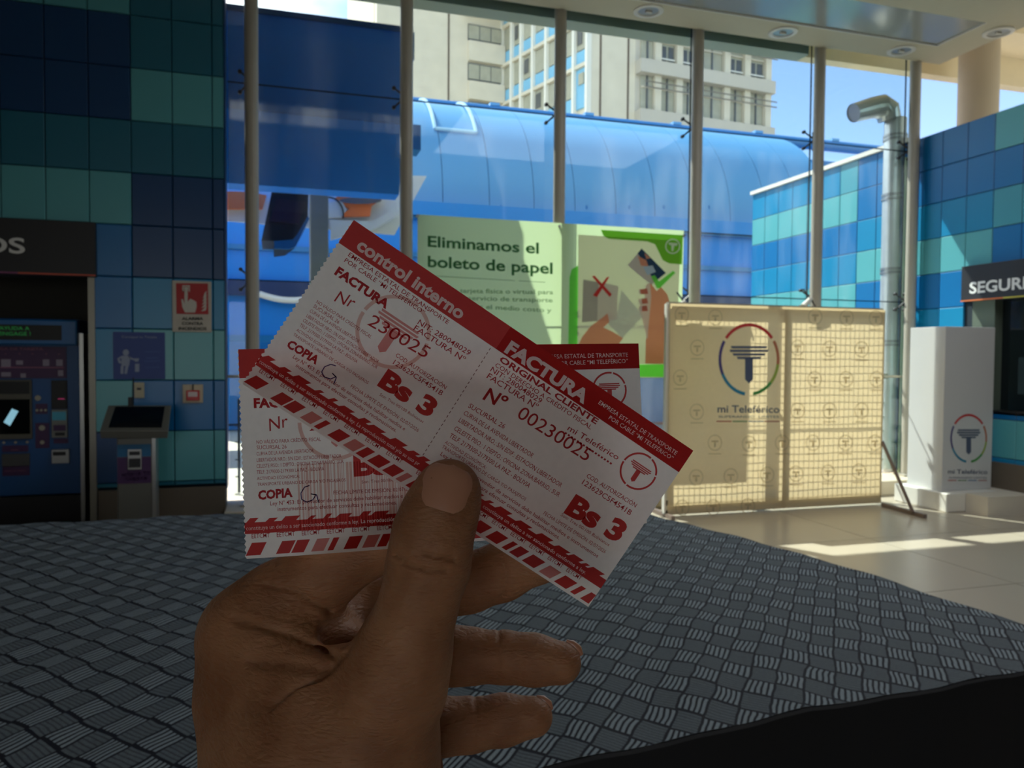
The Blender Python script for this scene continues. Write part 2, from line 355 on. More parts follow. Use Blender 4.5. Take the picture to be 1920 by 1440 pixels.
# ladder beside the last mullion, outside the glass
ld = empty('wall_ladder', (mx_[5]-.1, YG+.2, 0), label='small white rung ladder outside the glass beside the silver duct', cat='ladder')
for a in (-.14, .10): MB().box(mx_[5]-.06+a-.012, mx_[5]-.06+a+.012, YG+.17, YG+.2, .0, 1.05).build('rail', M['white'], ld)
for k in range(6): MB().box(mx_[5]-.2, mx_[5]+.04, YG+.175, YG+.195, .12+k*.16, .14+k*.16).build('rung', M['white'], ld)
# ---- ceiling: soffit band, glossy inset, main ceiling
ce = empty('ceiling', kind='structure'); CX = 6.86; q0, q1 = D-.4, D-1.02
MB().box(-6, CX, D-.42, D-.04, ZC, ZC+.25).box(CX-.42, CX, -4, D-.42, ZC, ZC+.25).build('soffit_band', M['soffit'], ce)
MB().box(-6, CX-.425, D-.435, D-.42, ZC-.004, ZC+.02).box(CX-.435, CX-.42, D-1.05, D-.425, ZC-.004, ZC+.02).build('inset_trim', M['white'], ce)
MB().box(-6, CX-.43, D-1.02, D-.43, ZC+.01, ZC+.1).build('glossy_inset', mat('glossy inset panel', (184,186,182), .16, .3), ce)
MB().box(-6, CX-.42, -4, D-1.02, ZC-.01, ZC+.25).build('main_slab', M['soffit'], ce)
def downlight(px, py, i):
    P = onZ(px, py, ZC); r = empty('downlight', P, cat='lamp', group='round ceiling downlights',
        label=['round white ceiling downlight, leftmost of the four in the soffit', 'round white ceiling downlight, second from the left', 'round white ceiling downlight, nearest the soffit corner', 'round white ceiling downlight at the right edge of the photo'][i])
    mb = MB(); n = 28; vs = []; pr = [(.138, 0), (.138, -.010), (.122, -.016), (.098, -.013), (.092, 0)]
    for a in range(n):
        g = 2*math.pi*a/n
        for rr, dz in pr: vs.append((P.x+rr*math.cos(g), P.y+rr*math.sin(g), P.z+dz))
    m = len(pr); mb.add(vs, [(a*m+k, a*m+k+1, ((a+1)%n)*m+k+1, ((a+1)%n)*m+k) for a in range(n) for k in range(m-1)])
    mb.build('trim_ring', M['white'], r, True)
    mb = MB(); vs = []
    pr = [(.095, -.004), (.07, -.0035), (.05, -.003), (.0001, -.0025)]
    for a in range(n):
        g = 2*math.pi*a/n
        for rr, dz in pr: vs.append((P.x+rr*math.cos(g), P.y+rr*math.sin(g), P.z+dz))
    m = len(pr); mb.add(vs, [(a*m+k, a*m+k+1, ((a+1)%n)*m+k+1, ((a+1)%n)*m+k) for a in range(n) for k in range(m-1)])
    mb.build('reflector', mat('lamp reflector', (176,180,178), .35, .5), r, True)
    MB().tube([(P.x-.03, P.y, P.z-.01), (P.x+.03, P.y, P.z-.01)], .014, 10).build('bulb', M['white'], r, True)
for i, (a, b) in enumerate(((1216,20), (1468,60), (1690,94), (1872,60))): downlight(a, b, i)
# ---- outside roof edge, round column
YF = 7.75; ZF = onY(1549, 112, YF).z
ro = empty('roof_overhang', kind='structure')
MB().box(-6, 12, YF, YF+.15, ZF, ZF+1.2).build('fascia', M['fascia'], ro)
MB().box(-6, 12, D+.3, YF, ZF+.35, ZF+.5).box(-6, 12, -4, D+.3, ZF+.5, ZF+.6).build('roof_slab', M['fascia'], ro)
MB().box(-6, mx_[4], YG+.05, YG+.25, onY(1060, 42, YG+.1).z, ZF+.4).build('lintel', mat('green grey lintel', (176,186,170), .7), ro)
cx_ = onY(1835, 150, 7.1)
tag(MB().tube([(cx_.x, 7.1, 1.0), (cx_.x, 7.1, ZF+.4)], .21, 32).build('round_column', M['col'], None, True), 'round beige plaster column rising behind the blue tiled right wall', 'column')
# ---- outside ground
tag(MB().box(-30, 60, D+.15, 90, -.06, -.02).build('ground', mat('pale paving', (190,184,170), .9, noise=.08, nscale=1), None), kind='structure')
# ================================================================== OUTDOORS
# ---- blue box volume above the plaza (left)
YB = 7.9
bz0 = onY(600, 343, YB).z; bx1 = onY(757, 200, YB).x; bz1 = onY(600, 41, YB).z; bm_ = onY(600, 218, YB).z
bb = empty('station_block', (0, YB, 0), label='big deep blue clad block hanging over the plaza at the left of the glass', cat='building')
for k in range(5):
    x1 = bx1-1.45*k; MB().box(x1-1.44, x1, YB, YB+.2, bm_, bz1).build('cladding_panel', M['tubed'], bb)
MB().add([(-6,YB-.0,bm_-.005),(bx1,YB-.0,bm_-.005),(bx1,YB+.3,bz0),(-6,YB+.3,bz0),(-6,YB+.6,bm_),(bx1,YB+.6,bm_),(bx1,YB+.6,bz0),(-6,YB+.6,bz0)], [(0,1,2,3),(4,5,1,0),(1,5,6,2),(3,2,6,7),(0,3,7,4),(4,7,6,5)]).build('lower_band', mat('blue band', (34,132,252), .35, noise=.05, nscale=1), bb)
MB().box(-6, bx1-.02, YB+.2, YB+2.7, bm_, bz1-.03).build('core', M['tubed'], bb)
MB().box(-6, bx1+.03, YB-.03, YB+2.75, bz1, bz1+.05).build('coping', mat('blue coping', (10,72,140), .4), bb)
bf = onY(775, 66, YB); MB().box(bx1, bf.x+.02, YB+.05, YB+.3, bf.z-.22, bf.z+.05).build('gutter_end', M['navy'], bb)
# low bar seen right of the second mullion
b2 = onY(783, 262, YB+1); MB().box(bx1-.4, b2.x+.02, YB+.9, YB+1.2, b2.z-.14, b2.z+.14).build('bracket', M['navy'], bb)
# ---- orange and white glass reflections painted as flat panels; dark opening and pillar beneath the block
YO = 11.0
ob = empty('reflection_band', (0, YO, 0), label='orange and white glass reflections painted as panels under the blue block', cat='reflection')
F = lambda pts, Y: [tuple(onY(x, y, Y)) for x, y in pts]
def flat(parent, name, pts, Y, m, t=.05):
    P = F(pts, Y); Q = [(x, y+t, z) for x, y, z in P]; n = len(P)
    return MB().add(P+Q, [tuple(range(n)), tuple(range(2*n-1, n-1, -1))]+[(i, n+i, n+(i+1)%n, (i+1)%n) for i in range(n)]).build(name, m, parent)
flat(ob, 'reflection_back', [(380,320),(800,330),(740,440),(380,410)], YO+.1, M['offw'])
flat(ob, 'orange_reflection', [(380,357),(470,360),(500,366),(492,392),(380,392)], YO, M['orange'])
flat(ob, 'orange_reflection', [(628,372),(640,362),(675,355),(714,359),(712,375),(697,386),(694,405),(636,407),(655,392)], YO, M['orange'])
mb = MB(); F_ = lambda u, v, t=0: onY(u, v, YO-.06-t); MB().box(onY(600,400,YO).x-.08, onY(600,400,YO).x+.08, YO+.2, YO+.3, -.02, onY(600,345,YO).z).build('support_post', M['conc'], ob)
n = 20; mb.add([F_(676+40*math.cos(2*math.pi*k/n), 376+6.5*math.sin(2*math.pi*k/n)) for k in range(n)], [tuple(range(n))]).build('eye_shape', mat('grey mark', (96,92,98), .6), ob)
mb = MB(); o_, i_ = [], []
for k in range(15):
    g = math.radians(100-k*14); mb_ = (617+27*math.cos(g), 403-33*math.sin(g)); o_.append(onY(*mb_, YO-.05))
MB().tube(o_[:9], .012, 6).build('hanging_cable', M['dsteel'], ob)
flat(ob, 'white_reflection', [(616,380),(640,376),(650,392),(640,408),(614,408)], YO-.02, M['white'])
flat(ob, 'lower_reflection', [(620,412),(700,415),(740,392),(752,400),(700,430),(620,450)], YO-.02, M['offw'])
sc_ = empty('stair_hood', (0, YO-1, 0), label='dark slanted cabin opening hanging below the blue block', cat='opening')
flat(sc_, 'hood', [(513,343),(579,349),(577,407),(556,448),(536,464),(513,467),(515,452),(490,451)], YO-1.0, M['black'], .8)
flat(sc_, 'inner_panel', [(520,372),(572,378),(560,420),(505,415)], YO-1.02, mat('dark red glass', (50,22,26), .3))
flat(sc_, 'lip', [(514,452),(549,449),(557,440),(577,405),(580,410),(554,463),(541,467),(514,466)], YO-1.04, M['navy'])
pl_ = tag(MB().box(onY(582,400,9.6).x, onY(616,400,9.6).x, 9.6, 9.95, 0, onY(600,345,9.6).z).build('concrete_pillar', M['conc'], None, bevel=.01), 'pale square concrete pillar below the blue block', 'pillar')
# ---- lower blue wall of the station far behind
YW = 13.2
z0 = onY(440, 628, YW).z
lw = empty('station_wall', (0, YW, z0), label='bright blue smooth wall of the station running behind the pillar', cat='wall')
for k in range(14):
    x0 = -8+1.9*k; MB().box(x0, x0+1.89, YW, YW+.3, z0, onY(1100, 428, YW).z).build('cladding_panel', mat('bright blue cladding', (0,122,214), .45, noise=.04, nscale=.6), lw)
MB().box(-8, 18.6, YW-.06, YW, onY(1350,508,YW).z, onY(1350,500,YW).z).build('shadow_joint', M['navy'], lw)
MB().box(-8, 18.6, YW-.05, YW+.3, z0-.1, z0).build('base_trim', M['navy'], lw)
MB().box(-8, 18.6, YW-.12, YW, onY(1350,580,YW).z, onY(1350,556,YW).z).build('dark_band', mat('dark navy band', (20,44,90), .5), lw)
# ---- tunnel shell with ridge pipe and hatch
tu = empty('station_tunnel', (0, YW, 2), label='long sky blue barrel vaulted tunnel roof beyond the glass', cat='building')
zb = onY(1048, 398, YW).z; zt = onY(1048, 224, YW+2.6).z
A = [(math.sin(math.radians(a)), math.cos(math.radians(a))) for a in np.linspace(0, 80, 15)]
prof = []
for t in np.linspace(0, math.pi/2*.93, 15):
    prof.append((YW+.25+2.6*(1-math.cos(t)), zb+(zt-zb)*math.sin(t)/math.sin(math.pi/2*.93)))
seams = [onY(x, 380, YW).x for x in (290, 380, 470, 560, 650, 740, 836, 925, 1010, 1088, 1166, 1240, 1314, 1384, 1450, 1510, 1570)]
for a, b in zip(seams[:-1], seams[1:]):
    mb = MB(); m = len(prof)
    mb.add([(x, y, z) for x in (a+.006, b-.006) for y, z in prof] + [(x, y+.12, z-.06) for x in (a+.006, b-.006) for y, z in prof],
        [(k, k+1, m+k+1, m+k) for k in range(m-1)] + [(2*m+k, 2*m+k+1, 3*m+k+1, 3*m+k) for k in range(m-1)] + [(k, k+1, 2*m+k+1, 2*m+k) for k in range(m-1)] + [(m+k, m+k+1, 3*m+k+1, 3*m+k) for k in range(m-1)])
    mb.build('shell_panel', M['tube'], tu, True)
MB().add([(x, y+.06, z-.03) for x in (seams[0], seams[-1]) for y, z in prof], [(k, k+1, len(prof)+k+1, len(prof)+k) for k in range(len(prof)-1)]).build('under_shell', M['navy'], tu, True)
MB().box(-8, 18.6, YW-.1, YW+.3, onY(1048, 424, YW).z, zb+.02).build('ledge', mat('ledge blue', (16,126,208), .4), tu)
MB().box(-8, 20, YW-.1, YW-.08, onY(1048, 426, YW).z, onY(1048, 421, YW).z).build('ledge_joint', M['navy'], tu)
zr = onY(1048, 222, YW+2.5).z
MB().tube([(-8, YW+2.5, zr), (20, YW+2.5, zr)], .13, 14).build('ridge_pipe', mat('ridge pipe blue', (60,120,180), .3), tu, True)
for k in range(26):
    x = -2+.7*k
    if k % 3 == 0: MB().box(x-.1, x+.1, YW+2.4, YW+2.6, zr+.1, zr+.16).build('pipe_clip', M['tube'], tu)
def shell(t): return (YW+.25+2.6*(1-math.cos(t))-.04, zb+(zt-zb)*math.sin(t)/math.sin(math.pi/2*.93)+.03)
ht = empty('roof_hatch', (0, YW, zt), label='pale framed ladder rails and hatch on the curved tunnel roof', cat='hatch')
for x_, nm in ((onY(812, 240, YW+.9).x, 'rail'), (onY(888, 245, YW+.9).x, 'rail')):
    MB().tube([(x_, *shell(t)) for t in np.linspace(.62, 1.36, 12)], .035, 6).build(nm, mat('pale blue rail', (150,190,215), .4), ht)
x0_, x1_ = onY(812, 240, YW+.9).x, onY(888, 245, YW+.9).x
MB().tube([(x0_, *shell(.62)), (x1_, *shell(.62))], .035, 6).build('rung', mat('pale blue rail', (150,190,215), .4), ht)
tag(MB().box(seams[0], 20, YW+2.4, YW+2.9, 0, zt-.4).build('tunnel_rear_wall', M['navy'], tu))
# small studs along the ledge
for x in (855, 940, 1100, 1180, 1245, 1330): MB().tube([tuple(onY(x, 392, YW+.0)), tuple(onY(x, 385, YW+.0))], .02, 6).build('stud', M['navy'], tu)
# ---- white arc reflected in the glass, built as a solid tube low between mullions
tag(MB().tube([onY(486+ (88*k/12), 541+22*math.sin(math.pi*(.15+.5*k/12)), YW-.12) for k in range(13)], .05, 8).build('reflection_arc', M['white'], None, True), 'white tube shaped as a glass reflection low on the blue wall', 'decoration')
# ---- street beyond the plaza
fb = empty('street_building', (-4, 26, 0), label='cream street building with small windows seen low behind the left mullion', cat='building')
MB().box(-14, 3.2, 26, 30, 0, 7).build('wall', mat('warm facade', (225,205,170), .9), fb)
for i in range(5):
    for j in range(4): 
        x = onY(427+i*9, 640, 26).x; z = onY(430, 640+j*19, 26).z; f_ = MB().box(x-.12, x+.12, 25.94, 26, z-.22, z+.22).build('window', M['fwin'], fb)
for i, (x, y, g) in enumerate([(437, 690, 1), (431, 722, .8)]):
    YT = 24-i*2.2; P = onY(x, y, YT); r = empty('street_tree', (P.x, YT, 0), label=['tall bright green street tree behind the orange barrier', 'smaller green street tree at the edge of the panelled wall'][i], cat='tree')
    MB().tube([(P.x, YT, -.02), (P.x, YT, P.z)], [.14, .08], 8).build('trunk', M['brown'], r)
    rnd = random.Random(i); mb = MB()
    for k in range(900):
        a, b, c = [max(-.62, min(.62, w)) for w in (rnd.gauss(0, .34*g), rnd.gauss(0, .34*g), rnd.gauss(0, .5*g))]; q = Vector((P.x+a, YT+b, P.z+c)); d1 = Vector((rnd.uniform(-1,1), rnd.uniform(-1,1), rnd.uniform(-1,1))).normalized()*.09; d2 = d1.orthogonal()*.6
        mb.add([q-d1, q+d2, q+d1, q-d2], [(0,1,2,3)])
    tag(mb.build('foliage', mat('sunlit leaves', (150,190,60), .6), r), kind='stuff')
br = empty('orange_barrier', (0, 19, 0), label='orange and white plastic road barrier on the plaza behind the left mullion', cat='barrier')
x0, x1 = onY(405, 780, 19).x, onY(475, 780, 19).x
MB().box(x0, x1, 19, 19.3, -.02, 1.0).build('body', mat('orange plastic', (225,110,70), .5), br, bevel=.03)
MB().box(x0+.5, x0+.75, 18.96, 19, .05, .9).build('band', M['wallg'], br)
for k in range(8): MB().bar(Vector((onY(425, 955, 8.6).x-.3+.0, 8.6, .2+.15*k)), Vector((onY(447, 955, 8.6).x, 8.6, .2+.15*k)), .012).build('rail', M['steel'], br) if False else None
ra = empty('steel_railing', (onY(447, 900, 8.4).x, 8.4, 0), label='thin dark post with short pegs just outside the glass at the left', cat='railing')
px_ = onY(448, 850, 8.4)
MB().box(px_.x-.012, px_.x+.012, 8.4, 8.42, 0, onY(448, 748, 8.4).z).build('post', M['dsteel'], ra)
for y in (798, 829, 862, 894, 927): P = onY(441, y, 8.4); MB().bar(P, P+Vector((.05, 0, .0)), .012).build('peg', M['dsteel'], ra)
MB().bar(onY(424, 797, 8.45), onY(452, 796, 8.45), .02).build('cross_bar', M['dsteel'], ra)
sf = empty('shop_front', (0, 17, 0), label='shaded shop windows and white grid screen seen right of the tickets', cat='building')
P0, P1 = onY(1170, 705, 17), onY(1262, 740, 17)
MB().box(P0.x-3, P1.x+6, 17.1, 17.5, 0, onY(1220,640,17).z).build('wall', M['wallw'], sf)
for a, b in ((1194, 1214), (1216, 1230), (1233, 1250)):
    MB().box(onY(a, 720, 17).x, onY(b, 720, 17).x, 17.04, 17.1, P1.z, P0.z).build('window', M['fwin'] if a != 1216 else M['fcurt'], sf)
MB().box(P0.x-3, P1.x+6, 16.9, 17.1, onY(1220,747,17).z, onY(1220,735,17).z).build('ledge', M['cream'], sf)
gr_ = MB()
for k in range(16):
    x = onY(1192+k*5, 800, 16.8).x; gr_.box(x-.01, x+.01, 16.8, 16.83, .1, onY(1220,748,16.8).z)
for k in range(10):
    z = .2+k*.09; gr_.box(P0.x-.3, P1.x+.4, 16.79, 16.8, z, z+.02)
tag(gr_.build('grid_screen', M['white'], sf), kind='stuff')
oc = onY(1240, 800, 15.5)
tag(MB().add([(oc.x-.25,15.2,-.02),(oc.x+.25,15.2,-.02),(oc.x+.25,15.7,-.02),(oc.x-.25,15.7,-.02),(oc.x-.06,15.4,oc.z+.1),(oc.x+.16,15.4,oc.z+.1),(oc.x+.16,15.5,oc.z+.1),(oc.x-.06,15.5,oc.z+.1)],
    [(0,3,2,1),(4,5,6,7),(0,1,5,4),(1,2,6,5),(2,3,7,6),(3,0,4,7)]).build('parasol', mat('orange fabric', (235,120,50), .6), None, bevel=.04), 'small orange folded parasol beyond the glass left of the fabric backdrop', 'parasol')
# ---- galvanised duct outside
du = empty('exhaust_duct', (6.53, 7.2, 0), label='tall silver galvanised exhaust duct with a bent hood beside the tiled wall', cat='duct')
DX, DY = onY(1673, 500, 7.2).x, 7.2; dr = .118
zT = onY(1668, 222, DY).z
MB().tube([(DX, DY, 0), (DX, DY, zT)], dr, 28).build('pipe', M['zinc'], du, True)
bend = []; 
for k, (x, y) in enumerate([(1668, 224), (1664, 208), (1652, 200), (1636, 202), (1600, 212)]): bend.append(onY(x, y, DY))
mb = MB(); mb.tube(bend, [dr*1.02, dr*1.12, dr*1.12, dr*.98, dr*.86], 20, False); mb.build('hood_elbow', M['zinc'], du, False)
mb = MB(); mb.tube([bend[3], bend[4].lerp(bend[3], .04)], [dr*.9, dr*.8], 20); mb.build('hood_mouth', M['steel'], du, True)
for y in (255, 262, 366, 374, 640, 647, 505, 512): 
    z = onY(1672, y, DY).z; MB().tube([(DX, DY, z-.013), (DX, DY, z+.013)], dr+.010, 28).build('joint_ring', M['steel'], du, True)
for y in (370, 508, 660): z = onY(1672, y, DY).z; MB().box(DX, XR, DY-.02, DY+.02, z-.02, z+.02).build('wall_bracket', M['steel'], du)
tag(MB().tube([(XR-.03, 7.02, .1), (XR-.03, 7.02, onX(1690,300,XR).z)], .022, 12).build('drain_pipe', mat('pale green pipe', (150,170,140), .5), None, True), 'slim pale green pipe between the silver duct and the last mullion', 'pipe')
# ---- apartment tower far beyond
tw = empty('apartment_tower', (20, 45, 0), label='tall weathered cream apartment tower with blue spandrels above the tunnel roof', cat='building')
def on_line(px, P, az):
    """plan point where the sight line of pixel column px meets the line from P with azimuth az"""
    v = ray(px, 200); dx, dy = math.sin(az), math.cos(az)
    t = (v.x*P[1]-v.y*P[0])/(v.y*dx-v.x*dy); return (P[0]+dx*t, P[1]+dy*t)
class Wall:
    def __init__(s, P, Q):
        s.P = Vector((P[0], P[1], 0)); s.Q = Vector((Q[0], Q[1], 0)); s.u = (s.Q-s.P).normalized(); s.n = Vector((s.u.y, -s.u.x, 0)); s.L = (s.Q-s.P).length
    def sz(s, px, py):
        v = ray(px, py); d = v.xy; n = s.n.xy; t = (s.P.xy).dot(n)/d.dot(n); p = CAM+v*t; return ((p-s.P).dot(s.u), p.z)
    def box(s, mb, s0, s1, z0, z1, d0, d1):
        """d outwards (towards viewer positive)"""
        vs = [s.P+s.u*a+s.n*d+Vector((0,0,z)) for z in (z0, z1) for a, d in ((s0,d1),(s1,d1),(s1,d0),(s0,d0))]
        return mb.add(vs, [(0,3,2,1),(4,5,6,7),(0,1,5,4),(1,2,6,5),(2,3,7,6),(3,0,4,7)])
az1 = math.radians(84.5); az3 = YAW+math.atan(-960/FPX)
P4 = at(1108, 150, 46); P4 = (P4.x, P4.y); P5 = on_line(1190, P4, az1); P6 = on_line(1438, P5, az1)
P3 = on_line(946, P4, az3); P2 = on_line(873, P3, az1+math.pi); P1 = on_line(706, P2, az1+math.pi)
w34, w45, w56, w23, w12 = Wall(P3, P4), Wall(P4, P5), Wall(P5, P6), Wall(P2, P3), Wall(P1, P2)
ZTOP = 34.
for w_, nm in ((w12, 'blank_wall'), (w23, 'recess_wall'), (w34, 'grid_facade'), (w45, 'blank_wall'), (w56, 'balcony_facade')):
    w_.box(MB(), 0, w_.L, 0, ZTOP, -.6, 0).build(nm, M['wallw'] if w_ is not w56 else M['wallg'], tw)
w56.box(MB(), w56.L-.3, w56.L, 0, ZTOP, -9, -.6).build('side_wall', M['wallw'], tw)
s0, z = w12.sz(712, 100); w12.box(MB(), -.05, .2, 0, ZTOP, -.6, -10).build('side_wall', M['wallw'], tw)
for x in (1126, 1178, 841): 
    w_ = w45 if x > 1000 else w12; a, _ = w_.sz(x, 100); w_.box(MB(), a-.06, a+.06, 0, ZTOP, 0, .03).build('crack_line', mat('weathered joint', (96,84,74), .9), tw)
# recess windows and panels
for y0, y1 in ((45, 75), (118, 150), (190, 222), (-30, 5)):
    a, z1 = w23.sz(877, y0); b, z0 = w23.sz(940, y1+8)
    z0 = w23.sz(877, y1)[1]
    f_ = w23.box(MB(), a, b, z0, z1, 0, .1).build('window', M['fwin'], tw)
    for k in range(3): 
        u0 = a+(b-a)*(k+.04)/3; u1 = a+(b-a)*(k+.96)/3; w23.box(MB(), u0, u1, z0+.08, z1-.08, .1, .14).build('pane', M['fcurt'], f_)
for y0, y1 in ((78, 115), (153, 187)):
    a, z1 = w23.sz(877, y0); z0 = w23.sz(877, y1)[1]; w23.box(MB(), a, w23.L-.1, z0, z1, 0, .35).build('parapet_panel', M['wallw'], tw)
# facade grid: columns of windows with light blue spandrels
colx = [946, 965, 983, 1005, 1030, 1060, 1082, 1107]
cs = [w34.sz(x, 100)[0] for x in colx]
zr_ = [w34.sz(1060, y)[1] for y in (-95, -18, 62, 142, 222)]
for r_ in range(4):
    zt_, zb_ = zr_[r_], zr_[r_+1]; hh = zt_-zb_
    w34.box(MB(), 0, w34.L, zt_-.1, zt_+.12, 0, .3).build('floor_band', M['wallw'], tw)
    for c_ in range(7):
        a, b = cs[c_]+.1, cs[c_+1]-.1
        if r_ == 0 and c_ >= 5: pass
        blue_full = (c_ == 6 and r_ in (3,)) or (c_ >= 5 and r_ == 1)
        w34.box(MB(), a, b, zb_+.15, zb_+.15+hh*(.30 if not blue_full else .9), 0, .12).build('spandrel', M['fblue'], tw)
        if not blue_full:
            f_ = w34.box(MB(), a, b, zb_+.15+hh*.33, zt_-.15, 0, .1).build('window', M['fcurt'], tw)
            if (c_*3+r_) % 4 == 0: w34.box(MB(), a+.08, (a+b)/2, zb_+.3+hh*.4, zt_-.35, .1, .14).build('pane', M['fwin'], f_)
        else:
            w34.box(MB(), (a+b)/2-.25, (a+b)/2+.25, zb_+.5+hh*.4, zb_+.9+hh*.5, .12, .2).build('window', M['fcurt'], tw)
for c_ in cs: w34.box(MB(), c_-.1, c_+.1, 0, ZTOP, 0, .34).build('pier', M['white'], tw)
# balcony facade
bx_ = [1193, 1228, 1268, 1306, 1357, 1395, 1434]
bs = [w56.sz(x, 150)[0] for x in bx_]
zf_ = [w56.sz(1310, y)[1] for y in (60, 80, 135, 160, 225, 250)]
def z6(y): return w56.sz(1310, y)[1]
for (ya, yb) in ((22, 58), (76, 132), (158, 222)):
    pass
floors = [(z6(136), z6(76), True), (z6(226), z6(160), False), (z6(50), z6(-12), False)]
for zb_, zt_, dark in floors:
    for c_ in range(6):
        a, b = bs[c_]+.25, bs[c_+1]-.25
        f_ = w56.box(MB(), a, b, zb_, zt_, 0, .12).build('window', M['fcurt'], tw)
        w56.box(MB(), a, b, zb_+(zt_-zb_)*.66, zb_+(zt_-zb_)*.70, .12, .22).build('transom', M['wallw'], f_)
        if dark and c_ not in (0, 3):
            for q in (0, 1): w56.box(MB(), a+(b-a)*(.06+.5*q), a+(b-a)*(.44+.5*q), zb_+.15, zb_+(zt_-zb_)*.58, .12, .15).build('pane', M['fwin'], f_)
            w56.box(MB(), a, b, zb_+(zt_-zb_)*.16, zb_+(zt_-zb_)*.20, .14, .24).build('transom', M['white'], f_)
        else:
            w56.box(MB(), (a+b)/2-.05, (a+b)/2+.05, zb_, zt_, .12, .2).build('mullion', M['fwin'], f_)
    for c_ in bs[1:]: w56.box(MB(), c_-.22, c_+.22, zb_, zt_, 0, .4).build('pier', M['wallw'], tw)
for ya, yb in ((50, 76), (136, 160), (226, 262)):
    w56.box(MB(), 0, w56.L+.1, z6(yb), z6(ya), 0, .7).build('balcony_front', M['wallg'], tw)
for y in (84, 90, 96, 178, 188): w56.box(MB(), .2, w56.L+.1, z6(y)-.03, z6(y)+.03, .8, .86).build('power_cable', mat('cable grey', (112,106,98), .7), tw)
P = w23.sz(873, 8); o1 = w12.sz(862, 8)
w23.box(MB(), -.4, w23.L+.3, w23.sz(900, 28)[1], w23.sz(900, 28)[1]+.8, .0, 2.2).build('canopy', M['cream'], tw)
# ================================================================== INTERIOR OBJECTS
# ---- sign above the machine
sg = empty('machine_sign', onY(0, 470, D-.1), label='charcoal sign band with white letters over the ticket machine', cat='sign')
a, b = onY(175, 418, D-.02), onY(172, 520, D-.02)
MB().box(-3.6, a.x+.02, D-.06, D+.15, b.z, a.z).build('panel', M['sign'], sg, bevel=.004)
fn = lambda u, v, t=0: onY(u, v, D-.062) + Vector((0, -t, 0))
mb = MB(); A_, B_ = onY(-42, 472, D-.062), onY(47, 475, D-.062)
f2 = lambda u, v, t=0: Vector((u, D-.063-t, -v))
add_text(mb, 'OS', f2, (A_.x, -A_.z), (B_.x, -B_.z), .112, .02, 6); mb.build('lettering', M['lettw'], sg)
lx = [-3.6, -2.6, -2.1, -1.9, a.x+.02]
for k, c in enumerate([(60,120,170), (60,130,160), (130,60,110), (190,80,60)]): MB().box(lx[k], lx[k+1], D-.066, D-.06, b.z+.005, b.z+.018).build('colour_strip', mat('strip%d' % k, c, .5), sg)
# ---- ticket machine
TM = onY(80, 700, 7.0); tmx = onY(157, 700, 7.0).x; ym = 7.0
tm = empty('ticket_machine', (tmx-.4, ym, 0), label='blue card top-up machine with purple panels, screen and coin slots', cat='machine')
U_ = lambda x: onY(x, 750, ym).x; Z_ = lambda y: onY(80, y, ym).z
MB().box(tmx-1.15, tmx-.03, ym, ym+.5, .0+Z_(928), Z_(598)).build('body', mat('machine blue', (14,78,140), .45), tm, bevel=.01)
MB().box(tmx-.03, tmx, ym-.005, ym+.5, .02, Z_(624)).build('side_frame', M['steel'], tm)
MB().box(tmx-1.15, tmx-.03, ym-.0, ym+.45, 0, Z_(930)).build('plinth', mat('machine plinth', (40,40,44), .6), tm)
MB().box(tmx-1.15, U_(149), ym-.06, ym+.3, Z_(647), Z_(600)).build('display_hood', mat('hood blue', (22,96,158), .4), tm, bevel=.012)
MB().box(tmx-1.1, U_(121), ym-.066, ym-.055, Z_(638), Z_(610)).build('led_display', M['black'], tm)
f3 = lambda u, v, t=0: Vector((u, ym-.069-t, -v))
mb = MB(); add_text(mb, 'AYUDA A', f3, (U_(6), -Z_(620)), (U_(62), -Z_(620)), .028); add_text(mb, 'ENGAGE !', f3, (U_(6), -Z_(630)), (U_(64), -Z_(630)), .028)
mb.build('led_text', mat('green leds', (20,60,30), .5, emit=(40,150,70), es=.09), tm)
PUR = mat('purple print', (66,32,78), .5); PW = mat('pale machine print', (150,140,160), .6); PK = mat('pink print', (150,90,120), .6)
f4 = lambda u, v, t=0: Vector((u, ym-.012-t, -v))
MB().box(tmx-1.1, U_(126), ym-.01, ym, Z_(709), Z_(650)).build('instruction_panel', PUR, tm)
mb = MB(); add_text(mb, 'RECARGA DE TARJETA', f4, (U_(-34), -Z_(656.5)), (U_(83), -Z_(656.5)), .017, .01)
for x in (-18, 12, 38, 62, 88, 112): add_text(mb, str({-18:1,12:2,38:3,62:4,88:5,112:6}[x]), f4, (U_(x-1), -Z_(665)), (U_(x+2), -Z_(665)), .012)
mb.add([f4(U_(2), -Z_(690)), f4(U_(121), -Z_(690)), f4(U_(121), -Z_(688)), f4(U_(2), -Z_(688))], [(0,1,2,3)]); tag(mb.build('print', PK, tm), kind='stuff')
mb = MB()
for (x0, y0, x1, y1) in ((4,674,22,688), (32,676,45,684), (82,674,94,686), (107,674,119,686), (4,698,22,706), (40,700,50,708), (110,694,120,705)):
    mb.add([f4(U_(x0), -Z_(y1)), f4(U_(x1), -Z_(y1)), f4(U_(x1), -Z_(y0)), f4(U_(x0), -Z_(y0))], [(0,1,2,3)])
tag(mb.build('pictograms', PW, tm), kind='stuff')
scn = MB().box(tmx-1.1, U_(61), ym-.03, ym, Z_(822), Z_(712)).build('screen_bezel', mat('bezel grey', (92,88,78), .5, .3), tm, bevel=.004)
MB().box(tmx-1.08, U_(58), ym-.034, ym-.03, Z_(812), Z_(748)).build('screen', mat('screen black', (12,16,18), .1), scn)
MB().box(tmx-1.08, U_(58), ym-.034, ym-.03, Z_(738), Z_(715)).build('slot_cover', M['black'], scn)
